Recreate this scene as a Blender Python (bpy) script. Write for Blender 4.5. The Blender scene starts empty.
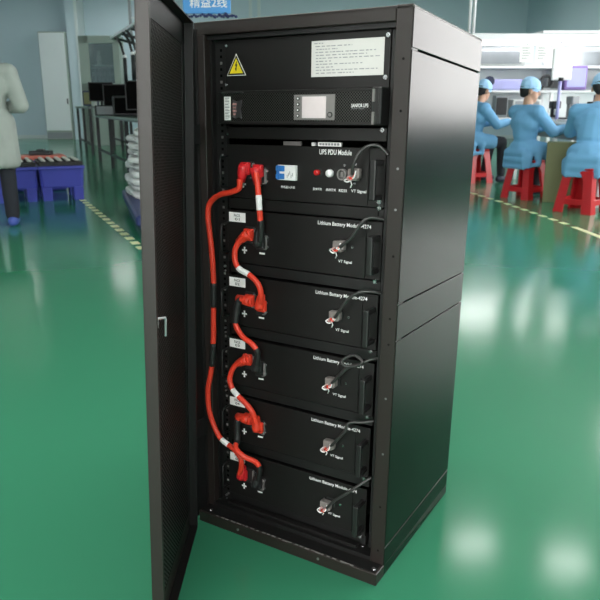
import bpy, bmesh, math, random
from mathutils import Vector, Matrix
random.seed(7)
S = bpy.context.scene
COL = S.collection
PI = math.pi

# ------------------------------------------------------------------ materials
def nodes(m):
    m.use_nodes = True
    nt = m.node_tree
    return nt, nt.nodes, nt.links, nt.nodes['Principled BSDF']

def mat(name, col, rough=.5, metal=0., spec=.5, emit=None, estr=0., bump=0., bscale=80., var=0., vscale=6., trans=0., coat=0., alpha=1.):
    m = bpy.data.materials.new(name)
    nt, N, L, b = nodes(m)
    b.inputs['Base Color'].default_value = (*col, 1)
    b.inputs['Roughness'].default_value = rough
    b.inputs['Metallic'].default_value = metal
    b.inputs['Specular IOR Level'].default_value = spec
    b.inputs['Transmission Weight'].default_value = trans
    b.inputs['Coat Weight'].default_value = coat
    b.inputs['Alpha'].default_value = alpha
    if emit:
        b.inputs['Emission Color'].default_value = (*emit, 1)
        b.inputs['Emission Strength'].default_value = estr
    if bump or var:
        tc = N.new('ShaderNodeTexCoord')
    if bump:
        n = N.new('ShaderNodeTexNoise'); n.inputs['Scale'].default_value = bscale
        L.new(tc.outputs['Object'], n.inputs['Vector'])
        bp = N.new('ShaderNodeBump'); bp.inputs['Strength'].default_value = bump; bp.inputs['Distance'].default_value = .002
        L.new(n.outputs['Fac'], bp.inputs['Height']); L.new(bp.outputs['Normal'], b.inputs['Normal'])
    if var:
        n2 = N.new('ShaderNodeTexNoise'); n2.inputs['Scale'].default_value = vscale; n2.inputs['Detail'].default_value = 4
        L.new(tc.outputs['Object'], n2.inputs['Vector'])
        mx = N.new('ShaderNodeMix'); mx.data_type = 'RGBA'
        mx.inputs[6].default_value = (*[c*(1-var) for c in col], 1)
        mx.inputs[7].default_value = (*[min(1, c*(1+var)) for c in col], 1)
        L.new(n2.outputs['Fac'], mx.inputs[0]); L.new(mx.outputs[2], b.inputs['Base Color'])
    return m

def perf_mat(name, col, hole, scale, thr, rough, uv=True):
    """perforated sheet: staggered round holes, uv in metres"""
    m = bpy.data.materials.new(name)
    nt, N, L, b = nodes(m)
    tc = N.new('ShaderNodeTexCoord'); mp = N.new('ShaderNodeMapping')
    mp.inputs['Rotation'].default_value = (0, 0, PI/4)
    L.new(tc.outputs['UV'], mp.inputs['Vector'])
    v = N.new('ShaderNodeTexVoronoi'); v.voronoi_dimensions = '2D'
    v.inputs['Scale'].default_value = scale; v.inputs['Randomness'].default_value = 0
    L.new(mp.outputs['Vector'], v.inputs['Vector'])
    lt = N.new('ShaderNodeMath'); lt.operation = 'LESS_THAN'; lt.inputs[1].default_value = thr
    L.new(v.outputs['Distance'], lt.inputs[0])
    mx = N.new('ShaderNodeMix'); mx.data_type = 'RGBA'
    mx.inputs[6].default_value = (*col, 1); mx.inputs[7].default_value = (*hole, 1)
    L.new(lt.outputs[0], mx.inputs[0]); L.new(mx.outputs[2], b.inputs['Base Color'])
    mr = N.new('ShaderNodeMix'); mr.data_type = 'FLOAT'
    mr.inputs[2].default_value = rough; mr.inputs[3].default_value = 1.0
    L.new(lt.outputs[0], mr.inputs[0]); L.new(mr.outputs[0], b.inputs['Roughness'])
    ms = N.new('ShaderNodeMath'); ms.operation = 'MULTIPLY_ADD'; ms.inputs[1].default_value = -.5; ms.inputs[2].default_value = .5
    L.new(lt.outputs[0], ms.inputs[0]); L.new(ms.outputs[0], b.inputs['Specular IOR Level'])
    return m

M = {}
M['frame'] = mat('black_powder_coat', (.0165, .0118, .0102), .42, bump=.12, bscale=900)
M['frame_dark'] = mat('black_inner_steel', (.006, .006, .006), .5, bump=.1, bscale=900)
M['side'] = mat('black_side_sheet', (.003, .0026, .0023), .18, spec=.125, bump=.06, bscale=700)
M['face'] = mat('black_face_plate', (.0062, .0058, .0055), .50, spec=.42, bump=.1, bscale=900)
M['chassis'] = mat('black_chassis', (.006, .006, .006), .55, bump=.05, bscale=500)
M['handle'] = mat('black_handle', (.012, .012, .012), .35, bump=.04, bscale=300)
M['void'] = mat('dark_opening', (.002, .002, .002), .9, spec=.1)
M['chrome'] = mat('bright_steel', (.75, .75, .76), .25, metal=1., bump=.02, bscale=300)
M['steel'] = mat('dull_steel', (.35, .35, .36), .4, metal=1., bump=.03, bscale=200)
M['white'] = mat('white_print', (.82, .82, .82), .6, var=.03, vscale=300)
M['paper'] = mat('white_paper', (.88, .88, .86), .6, var=.05, vscale=60)
M['document'] = mat('document_paper', (.60, .59, .57), .65, var=.04, vscale=60)
M['ink'] = mat('grey_ink', (.28, .29, .30), .7, var=.5, vscale=120)
M['blackink'] = mat('black_ink', (.02, .02, .02), .6, var=.1)
M['yellow'] = mat('warning_yellow', (.85, .68, .02), .45, var=.05, vscale=90)
M['red_cable'] = mat('red_orange_cable', (.72, .045, .02), .45, var=.06, vscale=40)
M['red_plug'] = mat('red_plug', (.62, .02, .025), .4, var=.06, vscale=60)
M['sleeve'] = mat('black_heat_shrink', (.014, .015, .015), .55, bump=.15, bscale=200)
M['grey_plug'] = mat('pale_plug', (.20, .18, .17), .3, bump=.1, bscale=120)
M['pink_plug'] = mat('pink_plug', (.55, .30, .28), .35, bump=.1, bscale=120)
M['grey_cable'] = mat('dark_grey_cable', (.035, .035, .034), .38, bump=.1, bscale=300)
M['blue_sw'] = mat('blue_breaker', (.03, .17, .50), .4, var=.05, vscale=50)
M['white_plastic'] = mat('white_plastic', (.80, .80, .80), .4, var=.03, vscale=30)
M['red_btn'] = mat('red_button', (.45, .015, .015), .3, var=.05)
M['screen'] = mat('display_glass', (.66, .58, .59), .22, var=.08, vscale=40)
M['bezel'] = mat('grey_bezel', (.18, .17, .165), .4, var=.08, vscale=60)
M['ups_perf'] = perf_mat('perforated_ups_front', (.022, .022, .020), (.002, .002, .002), 220, .36, .42)
M['door_perf'] = perf_mat('perforated_door_sheet', (.024, .020, .019), (.004, .004, .004), 118, .34, .52)
# ---- room
M['skin'] = mat('skin', (.50, .29, .20), .5, var=.06, vscale=20)
M['eye'] = mat('dark_eye', (.02, .015, .012), .2, var=.02)
M['hair'] = mat('black_hair', (.012, .011, .012), .6, bump=.4, bscale=150)
M['blue_coat'] = mat('blue_smock_cloth', (.15, .37, .62), .8, bump=.3, bscale=25, var=.10, vscale=7)
M['blue_cap'] = mat('light_blue_cap_cloth', (.36, .60, .86), .8, bump=.3, bscale=60, var=.06, vscale=14)
M['grey_coat'] = mat('pale_lab_coat_cloth', (.30, .335, .31), .85, bump=.4, bscale=22, var=.10, vscale=8)
M['trousers'] = mat('dark_trousers_cloth', (.012, .014, .022), .85, bump=.2, bscale=40)
M['shoe'] = mat('dark_shoe', (.02, .025, .05), .6, bump=.1)
M['shoe_cover'] = mat('blue_shoe_cover', (.06, .10, .40), .6, bump=.3, bscale=40)
M['red_stool'] = mat('red_stool_plastic', (.50, .012, .018), .28, var=.05, vscale=5)
M['bin'] = mat('blue_bin_plastic', (.06, .07, .42), .42, var=.08, vscale=5)
M['tray'] = mat('black_tray_plastic', (.02, .02, .022), .5, var=.1)
M['cellcap'] = mat('pale_cell_cap', (.55, .56, .52), .4, var=.08, vscale=30)
M['redtray'] = mat('salmon_tray_plastic', (.60, .16, .12), .5, var=.08, vscale=8)
M['white_metal'] = mat('white_enamel', (.82, .83, .85), .35, var=.03, vscale=3)
M['cab_white'] = mat('glossy_white_door', (.72, .78, .80), .12, var=.03, vscale=1)
M['greenish'] = mat('pale_green_enamel', (.33, .40, .36), .4, var=.05, vscale=3)
M['olive'] = mat('olive_green_board', (.16, .17, .075), .6, var=.08, vscale=5)
M['glass'] = mat('cabinet_glass', (.25, .32, .35), .08, var=.05, alpha=.45)
M['binder'] = mat('dark_blue_binder', (.02, .025, .07), .5, var=.2, vscale=9)
M['desk_black'] = mat('black_equipment', (.010, .011, .014), .45, var=.2, vscale=8)
M['desk_top'] = mat('dark_green_work_mat', (.06, .10, .085), .35, var=.1, vscale=4)
M['sack'] = mat('white_plastic_sack', (.55, .57, .57), .38, bump=.9, bscale=14, var=.12, vscale=9)
M['navy'] = mat('navy_pallet_plastic', (.02, .03, .12), .45, var=.1, vscale=6)
M['sign'] = mat('blue_sign_face', (.04, .28, .68), .45, var=.04, vscale=10)
M['tinsel'] = mat('navy_trim', (.02, .03, .12), .5, bump=.8, bscale=40, var=.5, vscale=30)
M['lilac'] = mat('lilac_plastic', (.42, .42, .75), .45, var=.06, vscale=10)
M['tan'] = mat('tan_parts', (.42, .30, .18), .6, var=.4, vscale=40)
M['greybox'] = mat('grey_box', (.25, .27, .29), .5, var=.1, vscale=9)
M['purple'] = mat('purple_cloth', (.25, .16, .45), .7, var=.1, vscale=9)
M['tube'] = mat('fluorescent_tube', (.9, .9, .9), .4, emit=(1., .975, .96), estr=7.5)
M['benchtube'] = mat('bench_lamp_diffuser', (.9, .9, .9), .4, emit=(1., .98, 1.), estr=2.3)
M['wall'] = mat('teal_grey_wall_paint', (.53, .66, .73), .55, var=.05, vscale=.4)
M['trim'] = mat('pale_trim_paint', (.62, .70, .71), .45, var=.03, vscale=1)
M['ceiling'] = mat('pale_ceiling', (.66, .65, .64), .7, var=.04, vscale=.5)
M['marking'] = mat('pale_yellow_floor_tape', (.72, .70, .42), .45, var=.08, vscale=9)

def floor_mat():
    m = bpy.data.materials.new('green_epoxy_floor')
    nt, N, L, b = nodes(m)
    tc = N.new('ShaderNodeTexCoord')
    n = N.new('ShaderNodeTexNoise'); n.inputs['Scale'].default_value = .5; n.inputs['Detail'].default_value = 3
    L.new(tc.outputs['Object'], n.inputs['Vector'])
    mx = N.new('ShaderNodeMix'); mx.data_type = 'RGBA'
    mx.inputs[6].default_value = (.036, .205, .112, 1); mx.inputs[7].default_value = (.040, .225, .124, 1)
    L.new(n.outputs['Fac'], mx.inputs[0]); L.new(mx.outputs[2], b.inputs['Base Color'])
    n2 = N.new('ShaderNodeTexNoise'); n2.inputs['Scale'].default_value = 1.1; n2.inputs['Detail'].default_value = 2
    L.new(tc.outputs['Object'], n2.inputs['Vector'])
    mr = N.new('ShaderNodeMapRange'); mr.inputs[3].default_value = .09; mr.inputs[4].default_value = .20
    L.new(n2.outputs['Fac'], mr.inputs[0]); L.new(mr.outputs[0], b.inputs['Roughness'])
    b.inputs['Specular IOR Level'].default_value = .26
    n3 = N.new('ShaderNodeTexNoise'); n3.inputs['Scale'].default_value = 2.2
    L.new(tc.outputs['Object'], n3.inputs['Vector'])
    bp = N.new('ShaderNodeBump'); bp.inputs['Strength'].default_value = .04; bp.inputs['Distance'].default_value = .02
    L.new(n3.outputs['Fac'], bp.inputs['Height']); L.new(bp.outputs['Normal'], b.inputs['Normal'])
    return m
M['floor'] = floor_mat()

# ------------------------------------------------------------------ mesh builder
class B:
    def __init__(s): s.bm = bmesh.new(); s.mats = []
    def mi(s, m):
        if m is None: return 0
        if m not in s.mats: s.mats.append(m)
        return s.mats.index(m)
    def _fin(s, vs, m, smooth=False):
        i = s.mi(m)
        fs = {f for v in vs for f in v.link_faces}
        for f in fs: f.material_index = i; f.smooth = smooth
        return list(vs)
    def box(s, x0, x1, y0, y1, z0, z1, m=None, bev=0., seg=1):
        r = bmesh.ops.create_cube(s.bm, size=1)
        vs = r['verts']
        for v in vs:
            v.co = Vector((x0+(v.co.x+.5)*(x1-x0), y0+(v.co.y+.5)*(y1-y0), z0+(v.co.z+.5)*(z1-z0)))
        if bev > 0:
            es = list({e for v in vs for e in v.link_edges})
            bb = bmesh.ops.bevel(s.bm, geom=es, offset=bev, segments=seg, affect='EDGES', profile=.5)
            vs = list({v for f in bb['faces'] for v in f.verts} | {v for v in vs if v.is_valid})
        return s._fin(vs, m)
    def hull(s, pts, m=None, smooth=False):
        vs = [s.bm.verts.new(p) for p in pts]
        r = bmesh.ops.convex_hull(s.bm, input=vs)
        dead = [g for g in r['geom_interior'] if isinstance(g, bmesh.types.BMVert)]
        if dead: bmesh.ops.delete(s.bm, geom=dead, context='VERTS')
        return s._fin([v for v in vs if v.is_valid], m, smooth)
    def prism(s, poly, y0, y1, m=None):
        """poly in xz, extruded along y"""
        a = [s.bm.verts.new((p[0], y0, p[1])) for p in poly]
        c = [s.bm.verts.new((p[0], y1, p[1])) for p in poly]
        n = len(poly)
        s.bm.faces.new(a); s.bm.faces.new(c[::-1])
        for i in range(n): s.bm.faces.new((a[i], c[i], c[(i+1) % n], a[(i+1) % n]))
        return s._fin(a+c, m)
    def tube(s, path, r, m=None, n=10, smooth=True, cap=True):
        path = [Vector(p) for p in path]
        if not hasattr(r, '__len__'): r = [r]*len(path)
        rings = []; up = None
        for i, p in enumerate(path):
            t = (path[min(i+1, len(path)-1)]-path[max(i-1, 0)]).normalized()
            if up is None: up = Vector((0, 0, 1)) if abs(t.z) < .9 else Vector((0, 1, 0))
            a = t.cross(up).normalized(); b = a.cross(t).normalized(); up = b
            rings.append([s.bm.verts.new(p+r[i]*(math.cos(2*PI*k/n)*a+math.sin(2*PI*k/n)*b)) for k in range(n)])
        for i in range(len(rings)-1):
            for k in range(n):
                s.bm.faces.new((rings[i][k], rings[i][(k+1) % n], rings[i+1][(k+1) % n], rings[i+1][k]))
        if cap: s.bm.faces.new(rings[0][::-1]); s.bm.faces.new(rings[-1])
        vs = [v for q in rings for v in q]
        s._fin(vs, m, smooth)
        if cap:
            for q in (rings[0], rings[-1]):
                for f in q[0].link_faces:
                    if len(f.verts) == n and n != 4: f.smooth = False
        return vs
    def cyl(s, p0, p1, r, m=None, n=14, r2=None):
        return s.tube([p0, p1], [r, r if r2 is None else r2], m, n)
    def ball(s, c, r, m=None, sub=2):
        if not hasattr(r, '__len__'): r = (r, r, r)
        q = bmesh.ops.create_icosphere(s.bm, subdivisions=sub, radius=1)
        for v in q['verts']: v.co = Vector((c[0]+v.co.x*r[0], c[1]+v.co.y*r[1], c[2]+v.co.z*r[2]))
        return s._fin(q['verts'], m, True)
    def loft(s, rings, m=None, smooth=True, cap=True):
        R = [[s.bm.verts.new(p) for p in ring] for ring in rings]; n = len(R[0])
        for i in range(len(R)-1):
            for k in range(n): s.bm.faces.new((R[i][k], R[i][(k+1) % n], R[i+1][(k+1) % n], R[i+1][k]))
        if cap: s.bm.faces.new(R[0][::-1]); s.bm.faces.new(R[-1])
        return s._fin([v for q in R for v in q], m, smooth)
    def text(s, txt, x0, z0, h, y, m, width=None, align='LEFT', bold=0.):
        """flat lettering in the xz plane facing -y"""
        c = bpy.data.curves.new('lettering', 'FONT'); c.body = txt; c.size = 1; c.offset = bold
        c.resolution_u = 3
        o = bpy.data.objects.new('lettering', c); COL.objects.link(o)
        dg = bpy.context.evaluated_depsgraph_get(); dg.update()
        me = bpy.data.meshes.new_from_object(o.evaluated_get(dg))
        xs = [v.co.x for v in me.vertices]; zs = [v.co.y for v in me.vertices]
        if xs:
            w = max(xs)-min(xs); hh = max(zs)-min(zs)
            sx = (width/w) if width else h/hh
            sz = h/hh
            off = -(w*sx)/2 if align == 'CENTER' else 0
            new = [s.bm.verts.new((x0+off+(v.co.x-min(xs))*sx, y, z0+(v.co.y-min(zs))*sz)) for v in me.vertices]
            for p in me.polygons:
                try: s.bm.faces.new([new[i] for i in p.vertices])
                except ValueError: pass
            s._fin(new, m)
        bpy.data.objects.remove(o); bpy.data.curves.remove(c); bpy.data.meshes.remove(me)
    def map(s, f):
        for v in s.bm.verts: v.co = Vector(f(v.co))
    def build(s, name, parent=None, m=None, off=None, uv=None):
        if off is not None:
            for v in s.bm.verts: v.co -= Vector(off)
        bmesh.ops.recalc_face_normals(s.bm, faces=s.bm.faces)
        me = bpy.data.meshes.new(name)
        s.bm.to_mesh(me); s.bm.free()
        for mm in (s.mats or [m]): me.materials.append(mm)
        o = bpy.data.objects.new(name, me); COL.objects.link(o)
        if parent: o.parent = parent
        return o

def prop(o, label, cat, group=None, kind=None):
    if label: o['label'] = label
    if cat: o['category'] = cat
    if group: o['group'] = group
    if kind: o['kind'] = kind
    return o
def thing(name, label, cat, loc=(0, 0, 0), rz=0., group=None):
    o = bpy.data.objects.new(name, None); COL.objects.link(o)
    o.empty_display_size = .1
    o.location = loc; o.rotation_euler = (0, 0, rz)
    return prop(o, label, cat, group)
def dup(root, loc, rz=None, label=None, group=None):
    r = root.copy(); COL.objects.link(r); r.location = loc
    if rz is not None: r.rotation_euler = (0, 0, rz)
    if label: r['label'] = label
    if group: r['group'] = group
    for ch in list(root.children):
        c = ch.copy(); COL.objects.link(c); c.parent = r
        for g in list(ch.children):
            d = g.copy(); COL.objects.link(d); d.parent = c
    return r

# ------------------------------------------------------------------ camera
CAM = Vector((1.1198, -1.3558, 1.1155)); YAW = -.5419; PITCH = .2732
cd = bpy.data.cameras.new('camera'); cam = bpy.data.objects.new('camera', cd); COL.objects.link(cam)
cam.location = CAM; cam.rotation_euler = (PI/2-PITCH, 0, -YAW)
cd.sensor_width = 36; cd.lens = 36*695.96/600; cd.clip_end = 100; cd.clip_start = .05
cd.dof.use_dof = True; cd.dof.focus_distance = 1.72; cd.dof.aperture_fstop = 10.5
S.camera = cam
S.view_settings.view_transform = 'Standard'; S.view_settings.look = 'None'; S.view_settings.exposure = 1.7; S.view_settings.gamma = 1
RX = Vector((math.cos(YAW), -math.sin(YAW), 0)); FW = Vector((math.sin(YAW), math.cos(YAW), 0))
def W(a, b, z=0.):
    """hall coordinates: a across, b along the hall, from the spot under the camera"""
    return Vector((CAM.x, CAM.y, 0))+a*RX+b*FW+Vector((0, 0, z))
HALL = -YAW
def hall(name, label, cat, a, b, z=0., rz=0., group=None):
    return thing(name, label, cat, W(a, b, z), HALL+rz, group)

# ------------------------------------------------------------------ hall shell
def shell(name, bd, m=None):
    o = bd.build(name, None, m); o.location = W(0, 0); o.rotation_euler = (0, 0, HALL)
    o['kind'] = 'structure'; return o
A0, A1, B0, B1, CZ = -11.5, 7.5, -5., 24.6, 4.7
q = B(); q.box(A0, A1, B0, B1, -.1, 0); shell('floor', q, M['floor'])
q = B(); q.box(A0, A1, B0, B1, CZ, CZ+.1); shell('ceiling', q, M['ceiling'])
q = B(); q.box(A0, A1, B1, B1+.15, 0, CZ); shell('wall_back', q, M['wall'])
q = B(); q.box(A0-.15, A0, B0, B1, 0, CZ); shell('wall_left', q, M['wall'])
q = B(); q.box(A0, A1, B0-.15, B0, 0, CZ); shell('wall_front', q, M['wall'])
# right wall; three added glowing windows, out of view, mirrored in the side panel
q = B(); WIN = [(1.2, 4.4), (5.4, 8.6), (9.6, 12.8)]; ZS, ZT = .75, 3.5
q.box(A1, A1+.15, B0, B1, 0, ZS); q.box(A1, A1+.15, B0, B1, ZT, CZ)
e = [B0]+[v for w in WIN for v in w]+[B1]
for i in range(0, len(e), 2): q.box(A1, A1+.15, e[i], e[i+1], ZS, ZT)
shell('wall_right', q, M['wall'])
for i, (b0, b1) in enumerate(WIN):
    q = B(); q.box(A1+.06, A1+.08, b0, b1, ZS, ZT, mat('added_window_glow_%d' % i, (.8, .85, .9), .2, emit=(1., .965, .95), estr=2.75))
    q.box(A1+.02, A1+.10, b0, b0+.06, ZS, ZT, M['trim']); q.box(A1+.02, A1+.10, b1-.06, b1, ZS, ZT, M['trim'])
    q.box(A1+.02, A1+.10, b0, b1, ZS, ZS+.06, M['trim']); q.box(A1+.02, A1+.10, b0, b1, ZT-.06, ZT, M['trim'])
    q.box(A1+.02, A1+.10, (b0+b1)/2-.03, (b0+b1)/2+.03, ZS, ZT, M['trim'])
    shell('added_window_%d' % (i+1), q)
for i, (a0, a1) in enumerate(((-6.5, -3.3), (-2.3, .9))):  # added glowing windows behind the camera, lighting the rack front
    q = B(); q.box(a0, a1, B0+.005, B0+.02, .7, 3.2, mat('added_front_glow_%d' % i, (.8, .85, .9), .2, emit=(1., .96, .93), estr=3.2))
    for c in (a0, (a0+a1)/2-.03, a1-.06): q.box(c, c+.06, B0, B0+.05, .7, 3.2, M['trim'])
    for c in (.7, 3.14): q.box(a0, a1, B0, B0+.05, c, c+.06, M['trim'])
    shell('added_window_%d' % (i+4), q)
# posts and seams on the back wall, the light column at the left
q = B(); q.box(-7.52, -7.22, 23.9, B1, 0, CZ, M['wall']); q.box(-7.22, -7.12, 23.85, B1, 0, CZ, M['trim']); shell('trim_1', q)
q = B(); q.box(-1.68, -1.58, B1-.06, B1, 0, CZ, M['trim']); shell('trim_2', q)
q = B(); q.box(-1.40, -1.30, B1-.06, B1, 0, CZ, M['trim']); shell('trim_3', q)
q = B(); q.box(-4.0, -3.92, B1-.04, B1, 0, CZ, M['wall']); q.box(A0, A1, B1-.03, B1, 0, .12, M['trim']); shell('baseboard_back', q)
q = B()
# marking tape: short dashes along both aisles
def dashes(p, r_, n, wd, duty):
    for i in range(n):
        t0, t1 = i/n, (i+duty)/n
        d = Vector((r_[0]-p[0], r_[1]-p[1], 0)); nn = Vector((-d.y, d.x, 0)).normalized()*wd/2
        a, b = Vector((*p, 0))+d*t0, Vector((*p, 0))+d*t1
        q.hull([v+Vector((0, 0, h)) for v in (a+nn, a-nn, b+nn, b-nn) for h in (.0005, .002)], M['marking'])
dashes((-2.66, 8.52), (-1.22, 5.40), 15, .07, .55)
shell('floor_marking', q)
q = B()
dashes((2.10, 10.2), (2.42, 8.2), 8, .06, .55); dashes((2.42, 8.2), (2.60, 6.6), 7, .06, .55); dashes((2.60, 6.55), (2.68, 5.2), 1, .06, .97)
shell('floor_marking', q)

# ------------------------------------------------------------------ luminaires
def lum(name, label, a, b, z, rz=0., first=None):
    t = hall('ceiling_lamp', label, 'lamp', a, b, z, rz, None)
    q = B(); q.box(-.64, .64, -.16, .16, .022, .075, M['white_metal'], .008); q.box(-.64, -.615, -.16, .16, .0, .03, M['white_metal']); q.box(.615, .64, -.16, .16, .0, .03, M['white_metal']); q.build('housing', t)
    q = B(); q.box(-.61, .61, -.14, .14, .004, .03, M['tube'], .008); q.build('diffuser', t)
    for s in (-1, 1):
        q = B(); q.cyl((s*.45, 0, .07), (s*.45, 0, CZ-z), .006, M['steel'], 6); q.build('rod', t)
    return t
lamps = [(-10.2, 12.5, 'added unseen tube lamp hanging in the left part of the hall, level with the worktables', 4.3), (-10.2, 18., 'added unseen tube lamp hanging far left of the tall white cabinet', 4.3), (-5.6, 22.6, 'added unseen tube lamp hanging before the back wall above the glass cabinet', 4.35), (.6, 16.8, 'added unseen tube lamp hanging over the far middle of the hall', 4.3), (4.6, 17.6, 'added unseen tube lamp hanging behind the lamp over the bench end', 4.35),  # row added out of view, to brighten the far walls
 (4.1, 16.3, 'long tube lamp hanging above the far end of the bench', 3.66),
 (1.85, 6.5, 'short lamp hanging over the aisle beside the cabinet', 3.42), (2.75, 6.2, 'short lamp hanging over the right end of the near aisle', 3.42), 
 (5.6, 15.6, 'long tube lamp hanging in the middle behind the white shelving', 3.66), (6.6, 16.4, 'long tube lamp hanging close to the right wall behind the shelving', 3.66), (4.9, 9.0, 'long tube lamp hanging over the white shelving', 3.42),
 (-.9, 2.2, 'long tube lamp hanging in front of the cabinet door', 3.42), (1.0, 2.2, 'long tube lamp hanging over the cabinet roof', 3.42),
 (-3., -.6, 'long tube lamp hanging to the near left of the cabinet', 3.42), (.2, -.9, 'long tube lamp hanging right above the viewer', 3.42), (2.6, -.9, 'long tube lamp hanging to the near right of the cabinet', 3.42),
 (-2.2, -2.6, 'added unseen tube lamp hanging behind the viewer to the left', 3.1), (.4, -2.8, 'added unseen tube lamp hanging straight behind the viewer', 3.1), (-1.2, -4.2, 'added unseen tube lamp hanging farthest behind the viewer', 3.1), (2.6, -3.2, 'added unseen tube lamp hanging behind the viewer to the right', 3.1), (-4.4, -3.2, 'added unseen tube lamp hanging far behind the viewer to the left', 3.1),  # row added behind the camera as front light for the rack
 (-.5, 20.5, 'added unseen tube lamp hanging close to the back wall', 4.3), (2.2, 21.5, 'added unseen tube lamp hanging near the back wall, right of the cabinet top', 4.3), (5., 20.5, 'added unseen tube lamp hanging in the far right corner', 4.3), (-3.5, 21, 'added unseen tube lamp hanging before the back wall behind the sign', 4.3),  # row added for a brighter back wall, hung above the view
 (-9.6, 8.8, 'added unseen tube lamp hanging beside the left wall behind the man', 3.42), (-7.6, 16.2, 'added unseen tube lamp hanging above the dark worktables', 4.3), (-8.6, 20.5, 'added unseen tube lamp hanging before the tall white cabinet', 4.3), (-6.2, 3., 'long tube lamp hanging beside the left wall nearer than the man', 3.42)]  # first three added out of view, to light the left side
for a, b, l, z in lamps:
    t = lum('ceiling_lamp', l, a, b, z)
    if l.startswith('short'): t.scale = (.36, 1, 1)

# ------------------------------------------------------------------ the rack cabinet (coordinates: x width, y depth, z up)
DA, DB, SX, SY = .0065, -.0553, .0165, -.0012
def skew(c, ex=0., ey=0.):
    return (c[0]+(SX+ex)*c[2], c[1]+(SY+ey)*c[2], c[2]*(1+DA*c[0]+DB*c[1]))
WD, DP, HT = .5406, .4498, 1.30
def rbuild(q, name, root, m=None, f=skew):
    q.map(f); o = Vector(root.location); p = root.parent
    while p: o = o+p.location; p = p.parent
    return q.build(name, root, m, off=o)

cab = thing('server_cabinet', 'tall open black steel rack cabinet standing on the green floor', 'cabinet', (.27, .2, 0))
F = M['frame']
q = B(); q.box(-.006, .024, 0, .035, .033, 1.272, F, .0015); rbuild(q, 'frame_post', cab)
q = B(); q.box(.504, .5395, 0, .035, .033, 1.3005, F, .0015)
for z in (.07, .19, .33, .47, .60, .66, .80, .90, .985, 1.10, 1.20): q.cyl((.524, -.0006, z), (.524, .004, z), .0028, M['steel'] if z in (.33, .47, .90, .985) else M['void'], 8)
rbuild(q, 'frame_post', cab)
q = B(); q.box(-.006, .5035, 0, .03, 1.271, 1.2995, F, .0015); q.box(.02, .504, .012, .03, 1.262, 1.272, M['frame_dark']); rbuild(q, 'top_rail', cab)
q = B(); q.box(.03, .504, .014, .05, 1.2745, 1.2765, M['frame_dark'])
for i in range(30): q.box(.22+i*.0088, .2245+i*.0088, .0125, .0135, 1.265, 1.269, M['steel'])
rbuild(q, 'vent_strip', cab)
q = B(); q.box(-.0, WD, 0, DP, 1.2905, 1.3, F, .003); rbuild(q, 'top_panel', cab)
# plinth with worn lip
q = B(); q.box(0, WD, -.0412, DP-.002, .0, .033, F, .002); q.box(.005, WD-.006, -.036, -.004, .033, .0345, M['frame_dark'])
for x, z in ((.1335, .0165), (.3809, .0185)): q.cyl((x, -.043, z), (x, -.040, z), .0035, M['steel'], 8)
for x in (.5275, .03): q.cyl((x, -.026, .033), (x, -.026, .037), .005, M['chrome'], 10)
rbuild(q, 'plinth', cab)
q = B()
for i in range(26):
    x = .06+i*.0165+random.uniform(-.004, .004); z = .0338
    q.box(x, x+random.uniform(.006, .016), -.0405+random.uniform(0, .002), -.0375+random.uniform(0, .003), z-.001, z+.0004, M['bezel'])
o = rbuild(q, 'worn_edge', cab); o['kind'] = 'stuff'; o['label'] = 'grey worn paint along the front lip'
q = B(); q.box(.02, .504, .0, .06, .033, .045, M['frame_dark']); q.box(.06, .46, .012, .03, .04, .052, M['face'], .001); rbuild(q, 'sill_rail', cab)
# right side: four pressed bands with thin gaps
q = B(); S_ = M['side']
q.box(WD-.014, WD-.006, .004, DP-.002, .03, 1.297, M['void'])
for z0, z1 in ((1.2206, 1.2985), (.6952, 1.2172), (.6106, .6924), (.0826, .6078), (.002, .0798)):
    q.box(WD-.012, WD, .002, DP, z0, z1, S_, .0012)
rbuild(q, 'side_panel', cab)
q = B(); q.box(.0, .010, .035, DP, .03, 1.2985, S_, .001); rbuild(q, 'side_panel', cab)
q = B(); q.box(.01, WD-.014, DP-.014, DP-.004, .033, 1.2905, M['chassis']); rbuild(q, 'back_panel', cab)
q = B(); q.box(-.010, -.003, -.072, .004, .012, 1.285, M['frame_dark'], .001); q.box(-.003, .004, -.002, .004, .012, 1.285, M['frame_dark']); rbuild(q, 'door_jamb', cab)
for z in (1.02, .25):
    q = B(); q.cyl((.006, -.066, z), (.006, -.066, z+.055), .006, M['handle'], 10); q.box(-.006, .006, -.066, -.0, z+.004, z+.05, M['handle']); rbuild(q, 'hinge', cab)
# mounting rails with square holes
for s, (x0, x1) in enumerate(((.026, .060), (.4835, .504))):
    q = B(); q.box(x0, x1, .0335, .045, .045, 1.262, M['frame_dark']); xc = (.0475, .4935)[s]
    if s == 0: q.box(.024, .030, .02, .0335, .045, 1.262, M['frame_dark'])
    for i in range(84):
        z = .062+i*.0142
        q.box(xc-.003, xc+.003, .0328, .0337, z-.003, z+.003, M['bezel'] if (i % 3 == 0) else M['void'])
    rbuild(q, 'mounting_rail', cab)

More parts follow.
